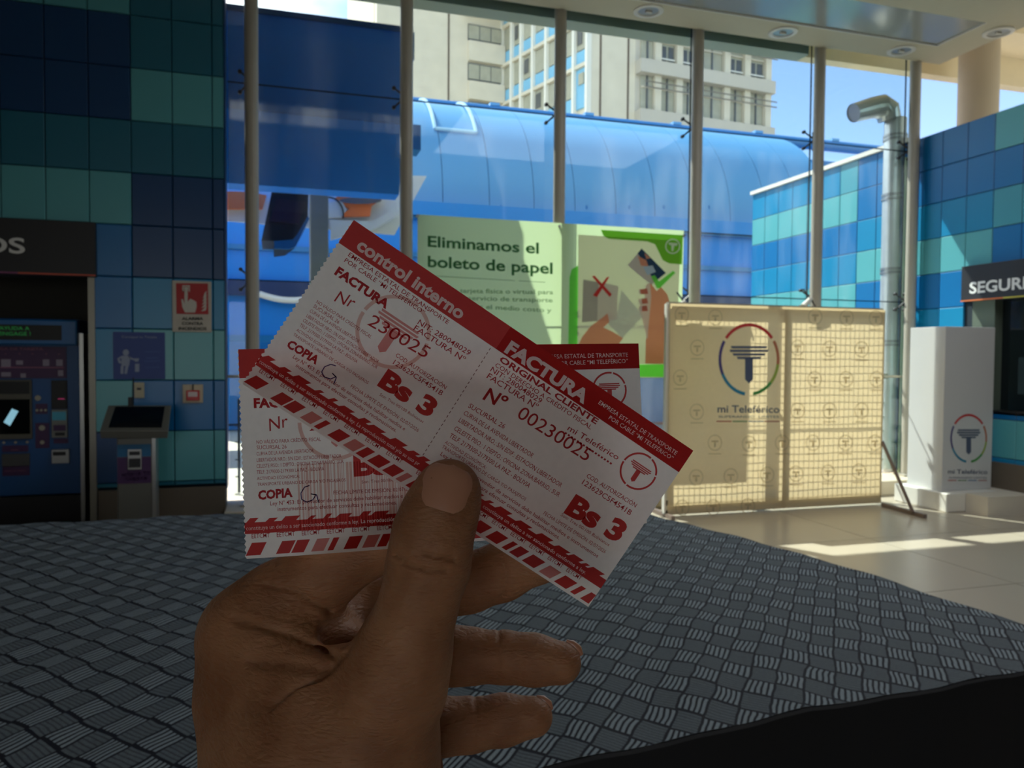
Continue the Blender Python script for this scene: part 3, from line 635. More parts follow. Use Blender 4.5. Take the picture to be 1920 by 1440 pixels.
mb = MB(); mb.add([f4(U_(x), -Z_(y), .025) for x, y in ((9,790),(21,797),(37,770),(25,765))], [(0,1,2,3)]); mb.build('screen_image', mat('lit screen image', (120,180,200), .4, emit=(150,205,225), es=.2), scn)
MB().box(U_(97), U_(127), ym-.012, ym, Z_(767), Z_(713)).build('bill_reader', M['black'], tm, bevel=.003)
MB().add([f4(U_(110), -Z_(749)), f4(U_(122), -Z_(749)), f4(U_(122), -Z_(747)), f4(U_(110), -Z_(747))], [(0,1,2,3)]).build('reader_led', mat('pink led', (150,40,80), .5, emit=(180,60,110), es=.4), tm)
rp = MB().box(U_(97), U_(127), ym-.02, ym, Z_(821), Z_(768)).build('card_reader', mat('reader grey', (112,112,108), .4, .3), tm, bevel=.003)
MB().add([f4(U_(99), -Z_(788), .012), f4(U_(125), -Z_(788), .012), f4(U_(125), -Z_(772), .012), f4(U_(99), -Z_(772), .012)], [(0,1,2,3)]).build('reader_screen', mat('reader cyan', (30,110,130), .3, emit=(30,110,130), es=.04), rp)
MB().box(U_(101), U_(124), ym-.024, ym-.02, Z_(808), Z_(797)).build('slot', PUR, rp); MB().box(U_(104), U_(122), ym-.024, ym-.02, Z_(817), Z_(811)).build('slot', M['black'], rp)
st_ = MB().box(U_(97), U_(130), ym-.03, ym, Z_(869), Z_(843)).build('coin_tray', M['steel'], tm, bevel=.003)
MB().box(U_(100), U_(124), ym-.034, ym-.03, Z_(854), Z_(847)).build('slot', M['black'], st_)
for (x0, y0, x1, y1) in ((67,757,89,776), (66,793,92,840), (3,834,52,846), (3,870,54,890), (100,823,127,832)): MB().box(U_(x0), U_(x1), ym-.006, ym, Z_(y1), Z_(y0)).build('label_panel', PUR, tm)
mb = MB()
for x in (70, 78, 86): mb.tube([f4(U_(x), -Z_(769), 0), f4(U_(x), -Z_(769), .003)], .010, 10)
mb.tube([f4(U_(79), -Z_(802), 0), f4(U_(79), -Z_(802), .003)], .022, 16); mb.tube([f4(U_(79), -Z_(829), 0), f4(U_(79), -Z_(829), .003)], .016, 12); mb.tube([f4(U_(72), -Z_(746), 0), f4(U_(72), -Z_(746), .003)], .022, 16)
for x in (7, 29, 51): mb.tube([f4(U_(x), -Z_(828), 0), f4(U_(x), -Z_(828), .003)], .01, 10)
mb.build('round_marks', mat('cream mark', (170,165,150), .6), tm)
MB().box(U_(3), U_(55), ym-.02, ym, Z_(872), Z_(849)).build('ticket_tray', mat('tray dark grey', (72,72,72), .5), tm, bevel=.003)
mb = MB(); add_text(mb, 'ABRIR', f4, (U_(20), -Z_(843)), (U_(34), -Z_(843)), .009); add_text(mb, 'RETIRE SU TARJETA', f4, (U_(8), -Z_(882)), (U_(48), -Z_(882)), .009); tag(mb.build('print', PK, tm), kind='stuff')
# ---- kiosk
KY = 6.35; kx = lambda x, y=850: onY(x, y, KY).x; kz = lambda y: onY(255, y, KY).z
kk = empty('info_kiosk', (kx(255), KY, 0), label='grey pedestal kiosk with a tilted touch screen beside the ticket machine', cat='kiosk')
KG = mat('kiosk grey', (108,108,102), .4, .2)
MB().box(kx(219), kx(289), KY, KY+.14, 0, kz(820)).build('pedestal', KG, kk, bevel=.01)
MB().box(kx(285), kx(292), KY-.004, KY+.14, 0, kz(822)).build('edge_strip', M['steel'], kk)
K = lambda pts: [tuple(onY(x, y, Y)) for x, y, Y in pts]
a_ = K([(187,808,KY-.10),(316,808,KY-.10),(321,760,KY+.12),(203,760,KY+.12)]); b_ = K([(189,822,KY-.08),(314,822,KY-.08),(316,790,KY+.12),(206,790,KY+.12)])
MB().add(a_+b_, [(0,1,2,3),(7,6,5,4),(0,4,5,1),(1,5,6,2),(2,6,7,3),(3,7,4,0)]).build('screen_head', KG, kk, bevel=.004)
mid = lambda p, q, t: tuple(Vector(p).lerp(Vector(q), t))
def bil(u, v): return Vector(mid(mid(a_[0], a_[1], u), mid(a_[3], a_[2], u), v))
nn = (Vector(a_[1])-Vector(a_[0])).cross(Vector(a_[3])-Vector(a_[0])).normalized()
MB().add([bil(u, v)+nn*.003 for u, v in ((.11,.12),(.89,.12),(.90,.94),(.08+.04,.94))], [(0,1,2,3)]).build('touch_screen', mat('screen dark blue', (8,14,26), .08), kk)
f5 = lambda u, v, t=0: Vector((u, KY-.004-t, -v))
for nm, x0, y0, x1, y1, m in (('azure_band', 220, 833, 283, 856, mat('kiosk azure', (30,110,160), .5)), ('purple_band', 220, 857, 283, 906, mat('kiosk purple', (74,40,92), .5))):
    MB().box(kx(x0), kx(x1), KY-.004, KY, kz(y1), kz(y0)).build(nm, m, kk)
cdp = MB().box(kx(240), kx(266), KY-.015, KY-.003, kz(880), kz(842)).build('card_slot', M['steel'], kk, bevel=.002)
MB().box(kx(243), kx(263), KY-.018, KY-.015, kz(853), kz(846)).build('slot', M['black'], cdp); MB().box(kx(242), kx(264), KY-.018, KY-.015, kz(876), kz(859)).build('reader', M['sign'], cdp)
mb = MB(); add_text(mb, 'ACERCA TU', f5, (kx(226), -kz(892.5)), (kx(280), -kz(890.5)), .026, .02); add_text(mb, 'TARJETA', f5, (kx(234), -kz(901)), (kx(276), -kz(900)), .024, .02)
mb.build('lettering', mat('kiosk letters', (170,150,175), .6), kk)
mb = MB(); an = onY(249, 770, KY+.13); an2 = onY(250, 708, KY+.2); mb.tube([an, an2], .006, 6); mb.build('antenna', M['black'], kk)
MB().box(onY(240,765,KY+.1).x, onY(247,765,KY+.1).x, KY+.1, KY+.14, onY(240,765,KY+.1).z, onY(240,745,KY+.1).z).build('camera_block', M['black'], kk)
# ---- wall items
def wallbox(name, x0, y0, x1, y1, t, m, **k):
    a, b = onY(x0, y0, D-.01), onY(x1, y1, D-.01); e = empty(name, ((a.x+b.x)/2, D-.01, b.z), **k)
    MB().box(a.x, b.x, D-.012-t, D-.012, b.z, a.z).build('plate', m, e, bevel=min(.004, t*.3)); return e
PX = lambda x, y=600: onY(x, y, D-.02).x; PZ_ = lambda x, y: onY(x, y, D-.02).z
f6 = lambda dd: (lambda u, v, t=0: (lambda P: Vector((P.x, D-dd-t, P.z)))(onY(u, v, D-.02)))
fs = wallbox('fire_alarm_sign', 323, 526, 397, 623, .008, mat('sign offwhite', (190,182,170), .5), label='red and white fire alarm sign on the blue panelled wall', cat='sign')
g = f6(.022); mb = MB(); quad(mb, g, [(330,531),(390,531.5),(391,589.5),(331,588.5)]); mb.build('red_field', mat('sign red', (170,28,34), .5), fs)
g = f6(.024); mb = MB()
quad(mb, g, [(346,543),(352,543),(352,566),(357,560),(363,563),(368,566),(369,575),(366,586),(347,586),(342,576),(340,561),(343,561),(346,570)])
quad(mb, g, [(342,535),(356,535),(356,537),(342,537)]); quad(mb, g, [(342,545),(345,545),(345,547),(342,547)]); quad(mb, g, [(342,537),(344,537),(344,547),(342,547)]); quad(mb, g, [(354,537),(356,537),(356,547),(354,547)])
quad(mb, g, [(345,538),(353,538),(353,544),(345,544)])
for k in range(5): quad(mb, g, [(377+k*.8,584-6*k),(386,582-7*k),(388,573-7*k),(384,577-7*k)])
mb.build('pictogram', mat('sign print white', (200,195,185), .5), fs)
mb = MB(); add_text(mb, 'ALARMA', g, (341,600), (381,600), 5.2, .03); add_text(mb, 'CONTRA', g, (341,609), (381,609.3), 5.2, .03); add_text(mb, 'INCENDIOS', g, (335,618.5), (387.5,618.8), 5.2, .03); mb.build('lettering', M['black'], fs)
ps = wallbox('instruction_poster', 212, 622, 310, 711, .004, mat('poster blue', (46,70,140), .5), label='blue instruction poster with a white standing figure above the kiosk', cat='poster')
mb = MB(); g = f6(.018)
n = 14; mb.add([g(236+6*math.cos(6.283*k/n), 661+6*math.sin(6.283*k/n)) for k in range(n)], [tuple(range(n))])
quad(mb, g, [(228,667),(241,667),(244,672),(242,686),(228,686),(227,680)]); quad(mb, g, [(226,686),(232,686),(231,701),(226,701)]); quad(mb, g, [(235,686),(241,686),(238,701),(233,701)])
quad(mb, g, [(228,667),(220,672),(222,680),(226,682),(227,679),(224,673),(229,671)]); quad(mb, g, [(241,668),(252,673),(252,676),(241,672)])
quad(mb, g, [(251,672),(261,672),(259,678),(253,678)]); quad(mb, g, [(253,682),(261,682),(261,697),(253,697)])
add_text(mb, 'Consigue tu Tarjeta', g, (228,633.5), (294,634), 4.2); tag(mb.build('print', mat('poster print', (150,160,185), .6), ps), kind='stuff')
mb = MB()
for k, (x0, x1) in enumerate(((272,300),(274,296),(270,300),(272,299))): quad(mb, g, [(x0,658+k*12-(k>1)*6),(x1,657+k*12-(k>1)*6),(x1,660+k*12-(k>1)*6),(x0,661+k*12-(k>1)*6)])
mb.build('faint_lines', mat('poster faint', (62,88,156), .6), ps)
sw = wallbox('wall_switch', 252, 717, 271, 746, .012, mat('switch cream', (186,178,150), .4), label='cream switch plate just above the kiosk screen', cat='switch'); MB().box(PX(256), PX(264), D-.035, D-.024, PZ_(260,731), PZ_(260,727)).build('rocker', M['dsteel'], sw)
fa = wallbox('fire_call_point', 343, 721, 381, 755, .02, mat('call point cream', (196,180,150), .4), label='small red fire call point on a cream box', cat='alarm')
a, b = onY(349,732,D-.05), onY(374,751,D-.05); rd = MB().box(a.x, b.x, D-.05, D-.03, b.z, a.z).build('red_cover', mat('alarm red', (190,30,36), .4), fa, bevel=.004)
MB().box(a.x+.015, b.x-.015, D-.053, D-.05, (a.z+b.z)/2-.01, a.z-.012).build('glass_window', mat('alarm window', (190,170,170), .3), rd)
MB().box((a.x+b.x)/2-.004, (a.x+b.x)/2+.004, D-.045, D-.03, a.z, a.z+.05).build('lever', M['black'], fa)
# ---- sign on the right wall
sr = empty('security_sign', (XR, 6.1, 2.0), label='charcoal wall sign with white SEGURIDAD lettering on the right blue wall', cat='sign')
a = onX(1803, 500, XR-.08); b = onX(1803, 566, XR-.08)
MB().box(XR-.08, XR-.005, a.y-1.9, a.y, b.z, a.z).build('panel', M['sign'], sr, bevel=.004)
f7 = lambda u, v, t=0: Vector((XR-.082-t, u, -v))
q0_, q1_ = onX(1818, 545, XR-.08), onX(1914, 541, XR-.08)
L_ = (q0_.y-q1_.y)/5*9.2; z_ = (q0_.z+q1_.z)/2-.015
mb = MB(); add_text(mb, 'SEGURIDAD', f7, (q0_.y, -z_), (q0_.y-L_, -z_), .105, .025, 5); mb.build('lettering', M['lettw'], sr)
for k, c in enumerate([(200,110,60), (190,180,70), (90,160,80), (60,130,160)]): MB().box(XR-.084, XR-.08, a.y-.48*(k+1), a.y-.48*k, b.z, b.z+.014).build('colour_strip', mat('rstrip%d' % k, c, .5), sr)
# ---- banner hanging in front of the mullions
YBn = D-.10
bn = empty('hanging_banner', onY(1030, 420, YBn), label='green and white paper ticket banner hanging inside the glass wall', cat='banner')
c4 = [onY(783, 402, YBn), onY(1282, 440, YBn), onY(1256, 707, YBn), onY(783, 690, YBn)]
c4[2].x = c4[1].x-.02; c4[3].z = c4[2].z; c4[1].z = c4[0].z
def BN(u, v, t=0):
    p = c4[0].lerp(c4[1], u).lerp(c4[3].lerp(c4[2], u), v); p.y = YBn - t + .008*math.sin(u*9+1)*math.sin(v*3); return p
def bfn(x, y, t=0):
    P = onY(x, y, YBn); u = (P.x-c4[0].x)/(c4[1].x-c4[0].x); v = (c4[0].z-P.z)/(c4[0].z-c4[3].z); return BN(u, v, t+.003)
def grid_sheet(mb, fn, u0, u1, v0, v1, nu, nv, w=0):
    k = len(mb.v); mb.add([fn(u0+(u1-u0)*i/nu, v0+(v1-v0)*j/nv, w) for j in range(nv+1) for i in range(nu+1)],
        [(j*(nu+1)+i, j*(nu+1)+i+1, (j+1)*(nu+1)+i+1, (j+1)*(nu+1)+i) for j in range(nv) for i in range(nu)])
mb = MB(); grid_sheet(mb, BN, 0, 1, 0, 1, 40, 16); mb.build('fabric', thin('banner green fabric', (205,228,178), .5), bn, True)
BI = {k: thin('banner '+k, c, .35) for k, c in dict(dk=(70,120,76), gr=(120,190,60), lt=(120,225,90), cr=(218,212,196), skin=(226,160,128), card=(52,74,104), red=(214,70,66), pap=(190,214,226), grey=(176,170,164), wh=(225,240,215), skin2=(196,120,100)).items()}
def bq(name, pts, m, t=0): mb = MB(); mb.add([bfn(x, y, t) for x, y in pts], [tuple(range(len(pts)))]); return mb.build(name, BI[m], bn)
bq('picture_field', [(1084,440),(1276,452),(1270,684),(1084,680)], 'cr', 0)
bq('green_corner', [(1126,431),(1280,441),(1279,496),(1255,494),(1243,488),(1228,458),(1214,453),(1142,448),(1132,443)], 'gr', .002)
bq('green_side', [(1068,520),(1072,505),(1084,498),(1084,684),(1066,684)], 'lt', .002)
bq('green_foot', [(1066,684),(1270,683),(1256,707),(1064,706)], 'lt', .003)
bq('paper_ticket', [(1094,524),(1160,536),(1158,600),(1092,604)], 'grey', .004)
bq('crumpled_ticket', [(1166,545),(1208,592),(1168,634),(1140,606),(1158,590)], 'pap', .006)
bq('travel_card', [(1203,466),(1249,512),(1222,534),(1177,498)], 'card', .004)
for pts in ([(1196,480),(1212,488),(1216,500),(1202,498)], [(1206,500),(1224,498),(1230,510),(1214,516)], [(1208,474),(1220,484),(1212,486)]): bq('card_art', pts, 'skin' if pts[0][0] != 1206 else 'pap', .006)
bq('raised_hand', [(1213,532),(1222,532),(1232,546),(1240,538),(1252,552),(1258,575),(1252,600),(1252,682),(1212,682),(1213,628),(1206,600),(1199,580),(1202,568),(1212,566),(1208,550)], 'skin', .005)
for y in (548, 566, 580): bq('fingers', [(1198,y-5),(1214,y-7),(1216,y+3),(1200,y+4)], 'skin2', .007)
bq('lower_hand', [(1092,632),(1108,612),(1130,596),(1142,586),(1150,590),(1146,602),(1132,614),(1150,622),(1170,634),(1150,660),(1086,664),(1086,645)], 'skin', .007)
bq('check_mark', [(1221,518),(1228,516),(1236,528),(1262,508),(1266,512),(1237,541),(1232,540)], 'lt', .008)
bq('cross_mark', [(1110,518),(1115,517),(1148,552),(1144,557)], 'red', .008); bq('cross_mark', [(1138,520),(1143,519),(1120,557),(1112,554)], 'red', .009)
mb = MB(); add_arc(mb, bfn, 1261, 462, 12, 14.5, 0, 360, 24, .004, .98); quad(mb, bfn, [(1253,455),(1270,456),(1269,461),(1264,461),(1262,471),(1259,471),(1258,460),(1254,459)], .004)
add_text(mb, 'Mi Teleférico', bfn, (1244,489), (1274,490), 4); mb.build('emblem', BI['wh'], bn)
mb = MB(); add_text(mb, 'Eliminamos el', bfn, (802,462), (1010,475.5), 19.5, .022, 5, .001); tag(mb.build('headline', BI['dk'], bn), kind='stuff'); mb = MB(); add_text(mb, 'boleto de papel', bfn, (802,500), (1036,513.5), 20, .022, 5, .001); tag(mb.build('headline', BI['dk'], bn), kind='stuff')
mb = MB()
for s_, x0, y0, x1, y1 in (('Usa tu tarjeta física o virtual para', 815, 548, 1037, 552), ('pagar tu servicio de transporte', 815, 561, 1036, 567), ('y reducimos el medio costo y', 815, 574, 1034, 586)): add_text(mb, s_, bfn, (x0, y0), (x1, y1), 8, .008, 3, .001)
quad(mb, bfn, [(815,517),(1022,529),(1022,530),(815,518)]); mb.build('small_print', thin('banner small print', (128,165,120), .4), bn)
for x in (783, 1049, 1282): P = bfn(x, 404+(x-783)*.076); MB().tube([P+Vector((0,-.006,0)), P+Vector((0,.05,0))], .012, 10).build('eyelet_tie', M['steel'], bn)
# ---- fabric backdrop on a steel frame
YK = 6.12; K0, K1 = onY(1257, 572, YK), onY(1660, 578, YK); KX0, KX1, KZ1, KZ0 = K0.x, K1.x, (K0.z+K1.z)/2, .03
bk = empty('press_backdrop', ((KX0+KX1)/2, YK, 0), label='cream fabric press backdrop with round colour ring emblem on a steel frame', cat='backdrop')
TB = mat('frame tube grey', (150,148,140), .4, .3)
for x in (KX0, (KX0+KX1)/2+.04, KX1): MB().bar((x, YK+.05, KZ0), (x, YK+.05, KZ1), .05 if x != KX0 else .04).build('upright', TB if x != KX0 else M['white'], bk)
for z in (KZ1-.01, KZ0+.10, KZ0+.01): MB().bar((KX0, YK+.05, z), (KX1, YK+.05, z), .04 if z < 1 else .05).build('crossbar', TB, bk)
mb = MB(); mb.add([(KX0,YK,KZ0),(KX1,YK,KZ0),(KX1,YK,KZ1),(KX0,YK,KZ1)], [(0,1,2,3)]); mb.build('fabric', thin('backdrop fabric', (236,212,168), .5, .03, 30), bk)
mb = MB(); nx = 44; nz_ = 32
for i in range(nx+1):
    x = KX0+(KX1-KX0)*i/nx; mb.bar((x, YK+.055, KZ0+.12), (x, YK+.055, KZ1-.03), .005)
for j in range(nz_+1):
    z = KZ0+.12+(KZ1-KZ0-.15)*j/nz_; mb.bar((KX0, YK+.055, z), (KX1, YK+.055, z), .005)
M['wire'] = mat('mesh wire', (50,50,48), .5); mb = MB(); 
st = .0545; i = 0; x = KX0+.03
while x < KX1:
    mb.bar((x, YK+.03, KZ0+.12), (x+.004*math.sin(i), YK+.03, KZ1-.03), .0045, .004); x += st; i += 1
z = KZ0+.14; j = 0
while z < KZ1-.03:
    mb.tube([(KX0+(KX1-KX0)*q/16, YK+.034, z+.004*math.sin(q*1.1+j)) for q in range(17)], .0024, 4); z += .068; j += 1
tag(mb.build('wire_mesh', M['wire'], bk), kind='stuff')
f8 = lambda u, v, t=0: (lambda P: Vector((P.x, YK-.003-t, P.z)))(onY(u, v, YK))
full_logo(f8, 1404, 674, 68, bk, .001, .84)
mb = MB(); add_text(mb, 'mi Teleférico', f8, (1345,773), (1461,774), 13, .012, 4, .001); add_text(mb, 'SUPERANDO  LIMITES', f8, (1347,783), (1460,783.5), 4, .0, 3, .001); mb.build('lettering', M['slate'], bk)
for k, c in enumerate([(178,70,70), (90,140,90), (70,120,160), (170,90,90)]): mb = MB(); quad(mb, f8, [(1343+30*k,789),(1371+30*k,789),(1371+30*k,791),(1343+30*k,791)], .001); mb.build('colour_line', mat('bline%d' % k, c, .6), bk)
pt = [(1307,652),(1275,708),(1306,772),(1340,830),(1404,832),(1305,895),(1370,893),(1438,890),(1279,952),(1337,951),(1402,949),(1278,590),(1341,595),(1495,652),(1555,654),(1615,655),(1527,711),(1586,711),(1643,711),(1495,770),(1555,770),(1615,770),(1524,830),(1585,830),(1640,830),(1492,888),(1552,886),(1610,884),(1528,594),(1587,596),(1642,597),(1466,830)]
mb = MB()
for x, y in pt:
    add_arc(mb, f8, x, y, 13.6, 15, 0, 360, 18, .0006, .88); t_emblem(mb, f8, x, y, 13, .0006, .85, False); quad(mb, f8, [(x-12,y+20),(x+12,y+20),(x+12,y+21.5),(x-12,y+21.5)], .0006)
pp_ = mb.build('printed_pattern', thin('pale backdrop print', (200,184,150), .44), bk)
FR = mat('foot bar brown grey', (120,104,96), .5)
MB().bar(onZ(1655, 946, .02), onZ(1735, 968, .02), .035).build('foot', FR, bk)
MB().bar((KX0, YK+.4, .02), (KX0, YK-.1, .02), .035).build('foot', FR, bk)
MB().bar((KX1, YK, .62), onZ(1712, 961, .03), .022).build('brace', FR, bk)
MB().tube([(KX0, YK+.02, 0), (KX0, YK+.02, .04)], .02, 8).build('foot_cap', M['black'], bk)
# bright spot lamps clamped on top of the backdrop
for i, (x, y, x2, y2) in enumerate(((1283,566,1268,580), (1520,560,1506,575))):
    P = onY(x, y, YK+.16); Q = onY(x2, y2, YK+.12); e = empty('clamp_lamp', P, label=['small silver clamp light behind the left end of the backdrop top', 'small silver clamp light behind the middle of the backdrop top'][i], cat='lamp')
    MB().tube([P, Q], [.022, .03], 12).build('head', M['white'], e, True); R_ = onY(x-14, y-18, YK+.2); MB().tube([P, R_], .008, 6).build('arm', M['dsteel'], e); MB().tube([P, (P.x+.02, YK+.088, KZ1-.01)], .007, 6).build('stem', M['dsteel'], e)
# ---- white plinth box, step
BY = 5.78; BX0 = onY(1771, 700, BY).x; BX1 = onY(1864, 700, BY).x; BZ1 = onY(1774, 612, BY).z; BZ0 = onY(1769, 921, BY).z; BD = .42
bp = empty('display_pillar', ((BX0+BX1)/2, BY+.2, BZ0), label='tall white display box with colour ring emblem beside the glass', cat='pillar')
MB().box(BX0, BX1, BY, BY+BD, BZ0, BZ1).build('body', mat('white laminate', (205,205,205), .4, noise=.03, nscale=3), bp, bevel=.004)
f9 = lambda u, v, t=0: (lambda P: Vector((P.x, BY-.001-t, P.z)))(onY(u, v, BY))
full_logo(f9, 1816, 822, 46, bp, .001, .75)
mb = MB(); add_text(mb, 'mi Teleférico', f9, (1777,888), (1851,889), 8, .01, 4, .001); add_text(mb, 'SUPERANDO LIMITES', f9, (1779,897), (1850,897.5), 3, 0, 3, .001); mb.build('lettering', M['slate'], bp)
for k, c in enumerate([(178,70,70), (90,140,90), (70,120,160), (170,90,90)]): mb = MB(); quad(mb, f9, [(1777+19*k,900),(1793+19*k,900),(1793+19*k,901.5),(1777+19*k,901.5)], .001); mb.build('colour_line', mat('bline%d' % k, c, .6), bp)
pf = empty('white_plinth', (BX0, BY, 0), label='low white plinth beneath the tall white box', cat='platform')
pc = onZ(1800, 948, 0)
MB().box(BX0-.06, BX1-.05, BY-.12, BY+BD+.1, 0, BZ0-.001).build('base', M['white'], pf, bevel=.01)
q = onZ(1853, 958, 0)
tag(MB().box(6.13, XR-.016, 5.42, BY-.125, 0, BZ0-.003).box(BX1-.045, XR-.016, BY-.125, D-.3, 0, BZ0-.003).build('stone_step', mat('white painted step', (214,206,192), .6, noise=.05), None), 'low pale stone step along the foot of the right wall', 'step')
# ================================================================== TABLE
TZ = .78
far = [(-3.2, 3.2), (-2.2, 3.22), (-.97, 3.219), (-.146, 3.233), (.6, 3.06), (1.417, 2.821)]
rgt = [(1.417, 2.821), (1.487, 2.565), (1.572, 2.057), (1.63, 1.70), (1.672, 1.374), (1.70, 1.185)]
near = [(-3.2, 1.0), (-1.4, 1.0), (0, 1.055), (.505, 1.106), (.887, 1.150), (1.70, 1.185)]
def pl(pts, x):
    for (a, b), (c, d) in zip(pts, pts[1:]):
        if x <= c: return b+(d-b)*(x-a)/(c-a)
    return pts[-1][1]
def tbl(u, v):
    """u 0..1 left to right, v 0..1 near to far"""
    xn, xf = -3.2+4.90*u, -3.2+4.617*u
    bend = (.06*math.sin(math.pi*v))*max(0, (u-.7)/.3)**2
    x = xn+(xf-xn)*v+bend; y = pl(near, xn)*(1-v)+pl(far, xf)*v
    z = TZ+.0025*math.sin(x*13+y*5)*math.sin(y*9)+.002*math.sin(x*31-y*17)
    return (x, y, z)
def cloth_mat():
    m = bpy.data.materials.new('patterned tablecloth'); m.use_nodes = True; t = m.node_tree; b = t.nodes['Principled BSDF']; L = t.links
    def mt(op, a, c=None, d=None):
        n = N(t, 'ShaderNodeMath', operation=op)
        for i, x in enumerate((a, c, d)):
            if x is None: continue
            if isinstance(x, (int, float)): n.inputs[i].default_value = x
            else: L.new(x, n.inputs[i])
        return n.outputs[0]
    g = N(t, 'ShaderNodeTexCoord'); nz = N(t, 'ShaderNodeTexNoise'); nz.inputs['Scale'].default_value = 9; nz.inputs['Detail'].default_value = 2
    L.new(g.outputs['Object'], nz.inputs['Vector'])
    sx = N(t, 'ShaderNodeSeparateXYZ'); L.new(g.outputs['Object'], sx.inputs[0]); sc = N(t, 'ShaderNodeSeparateColor'); L.new(nz.outputs['Color'], sc.inputs[0])
    A, B = math.radians(39.9), math.radians(-40)
    wob = mt('MULTIPLY', mt('SUBTRACT', sc.outputs[0], .5), .022); wob2 = mt('MULTIPLY', mt('SUBTRACT', sc.outputs[1], .5), .026)
    p = mt('ADD', mt('ADD', mt('MULTIPLY', sx.outputs[0], math.cos(A)), mt('MULTIPLY', sx.outputs[1], -math.sin(A))), wob)
    q = mt('ADD', mt('ADD', mt('MULTIPLY', sx.outputs[0], -math.cos(B)), mt('MULTIPLY', sx.outputs[1], math.sin(B))), wob2)
    a = mt('DIVIDE', mt('ADD', p, 20), .051); c = mt('DIVIDE', mt('ADD', q, 20), .068)
    fa, fc = mt('FRACT', a), mt('FRACT', c)
    ty = mt('MODULO', mt('ADD', mt('FLOOR', a), mt('FLOOR', c)), 2)
    ty = mt('GREATER_THAN', ty, .5)
    bars = mt('GREATER_THAN', mt('FRACT', mt('MULTIPLY', fa, 5.0)), .42)
    inb = mt('MULTIPLY', mt('GREATER_THAN', fc, .10), mt('LESS_THAN', fc, .93)); bars = mt('MULTIPLY', bars, inb)
    lines = mt('ADD', mt('MULTIPLY', mt('GREATER_THAN', mt('FRACT', mt('MULTIPLY', fc, 7.0)), .34), .22), .22)
    v = mt('ADD', mt('MULTIPLY', bars, ty), mt('MULTIPLY', lines, mt('SUBTRACT', 1, ty)))
    edge = mt('MULTIPLY', mt('GREATER_THAN', fa, .10), mt('GREATER_THAN', fc, .06))
    fib = N(t, 'ShaderNodeTexNoise'); fib.inputs['Scale'].default_value = 260; L.new(g.outputs['Object'], fib.inputs['Vector'])
    v = mt('MULTIPLY', mt('MULTIPLY', v, edge), mt('ADD', .55, mt('MULTIPLY', fib.outputs[0], .9)))
    mx = N(t, 'ShaderNodeMixRGB'); mx.inputs['Color1'].default_value = srgb((22,24,36)); mx.inputs['Color2'].default_value = srgb((140,152,160)); L.new(v, mx.inputs[0])
    L.new(mx.outputs[0], b.inputs['Base Color']); b.inputs['Roughness'].default_value = .75; b.inputs['Specular IOR Level'].default_value = .25
    bp = N(t, 'ShaderNodeBump'); bp.inputs['Strength'].default_value = .5; bp.inputs['Distance'].default_value = .003; L.new(v, bp.inputs['Height']); L.new(bp.outputs[0], b.inputs['Normal'])
    return m
tb = empty('long_table', (-.7, 2.1, 0), label='long table hidden under the patterned cloth and black skirt', cat='table')
MB().box(-3.1, 1.33, 1.2, 2.75, TZ-.05, TZ-.012).build('tabletop', M['brown'], tb)
for x in (-3.0, 1.2):
    for y in (1.3, 2.6): MB().box(x-.025, x+.025, y-.025, y+.025, 0, TZ-.05).build('leg', M['dsteel'], tb)
mb = MB(); grid_sheet(mb, lambda u, v, w=0: tbl(u, v), 0, 1, 0, 1, 140, 60)
# short rolled hem
def rim():
    r_ = [tbl(i/80, 0) for i in range(81)] + [tbl(1, j/40) for j in range(1, 41)] + [tbl(1-i/80, 1) for i in range(1, 81)]
    return r_
cl = mb.build('tablecloth', cloth_mat(), None, True)
tag(cl, 'grey cloth with a black basket weave pattern covering the long table', 'tablecloth')
R_ = rim(); mb = MB(); nR = len(R_); prev = []
for k, (x, y, z) in enumerate(R_):
    p0 = Vector(R_[max(k-1, 0)]); p1 = Vector(R_[min(k+1, nR-1)]); t_ = (p1-p0).normalized(); n_ = Vector((t_.y, -t_.x, 0)).normalized()
    f_ = math.sin(k*.9)*.012+math.sin(k*.37)*.008
    prev.append([Vector((x, y, z-.001)), Vector((x, y, z-.0015))+n_*.006-Vector((0,0,.004)), Vector((x, y, z-.10))+n_*(.012+f_*.2), Vector((x, y, .35))+n_*(.03+f_), Vector((x, y, .02))+n_*(.04+f_*1.4)])
for k in range(nR-1): mb.add(prev[k]+prev[k+1], [(i, i+1, 6+i, 5+i) for i in range(4)])
tag(mb.build('table_skirt', mat('black skirt cloth', (20,20,24), .8), None, True), 'black cloth skirt hanging around the table to the floor', 'table skirt')
# ================================================================== TICKETS
def depth_quad(px, dep):
    return [at(x, y, d) for (x, y), d in zip(px, dep)]
T1 = depth_quad([(663,412), (1300,845), (1103,1138), (454,720)], [.2055, .2145, .2145, .2055])
T2 = depth_quad([(446,655), (1197,644), (1213,981), (461,1048)], [.2110, .2320, .2320, .2110])
def tfn(Q, sag):
    def f(u, v, w=0):
        p = Q[0].lerp(Q[1], u).lerp(Q[3].lerp(Q[2], u), v)
        d = FW; return p + d*(sag*(u-.0)*(1-u)*4 - w)
    return f
TF1, TF2 = tfn(T1, .0006), tfn(T2, -.0042)
PAPER = thin('ticket paper', (242,233,228), .66, .05, 500)
INK = ink('red ink', (212,96,96)); INKD = ink('dark red ink', (192,66,72)); INKL = ink('light red ink', (232,170,168)); INKS = ink('serial ink', (196,70,74)); BAND = ink('band red ink', (212,88,88)); PEN = ink('violet pen ink', (90,70,130)); KNOCK = thin('bare paper lettering', (244,238,234), .45)
INKX = ink('faint ink', (238,208,202))
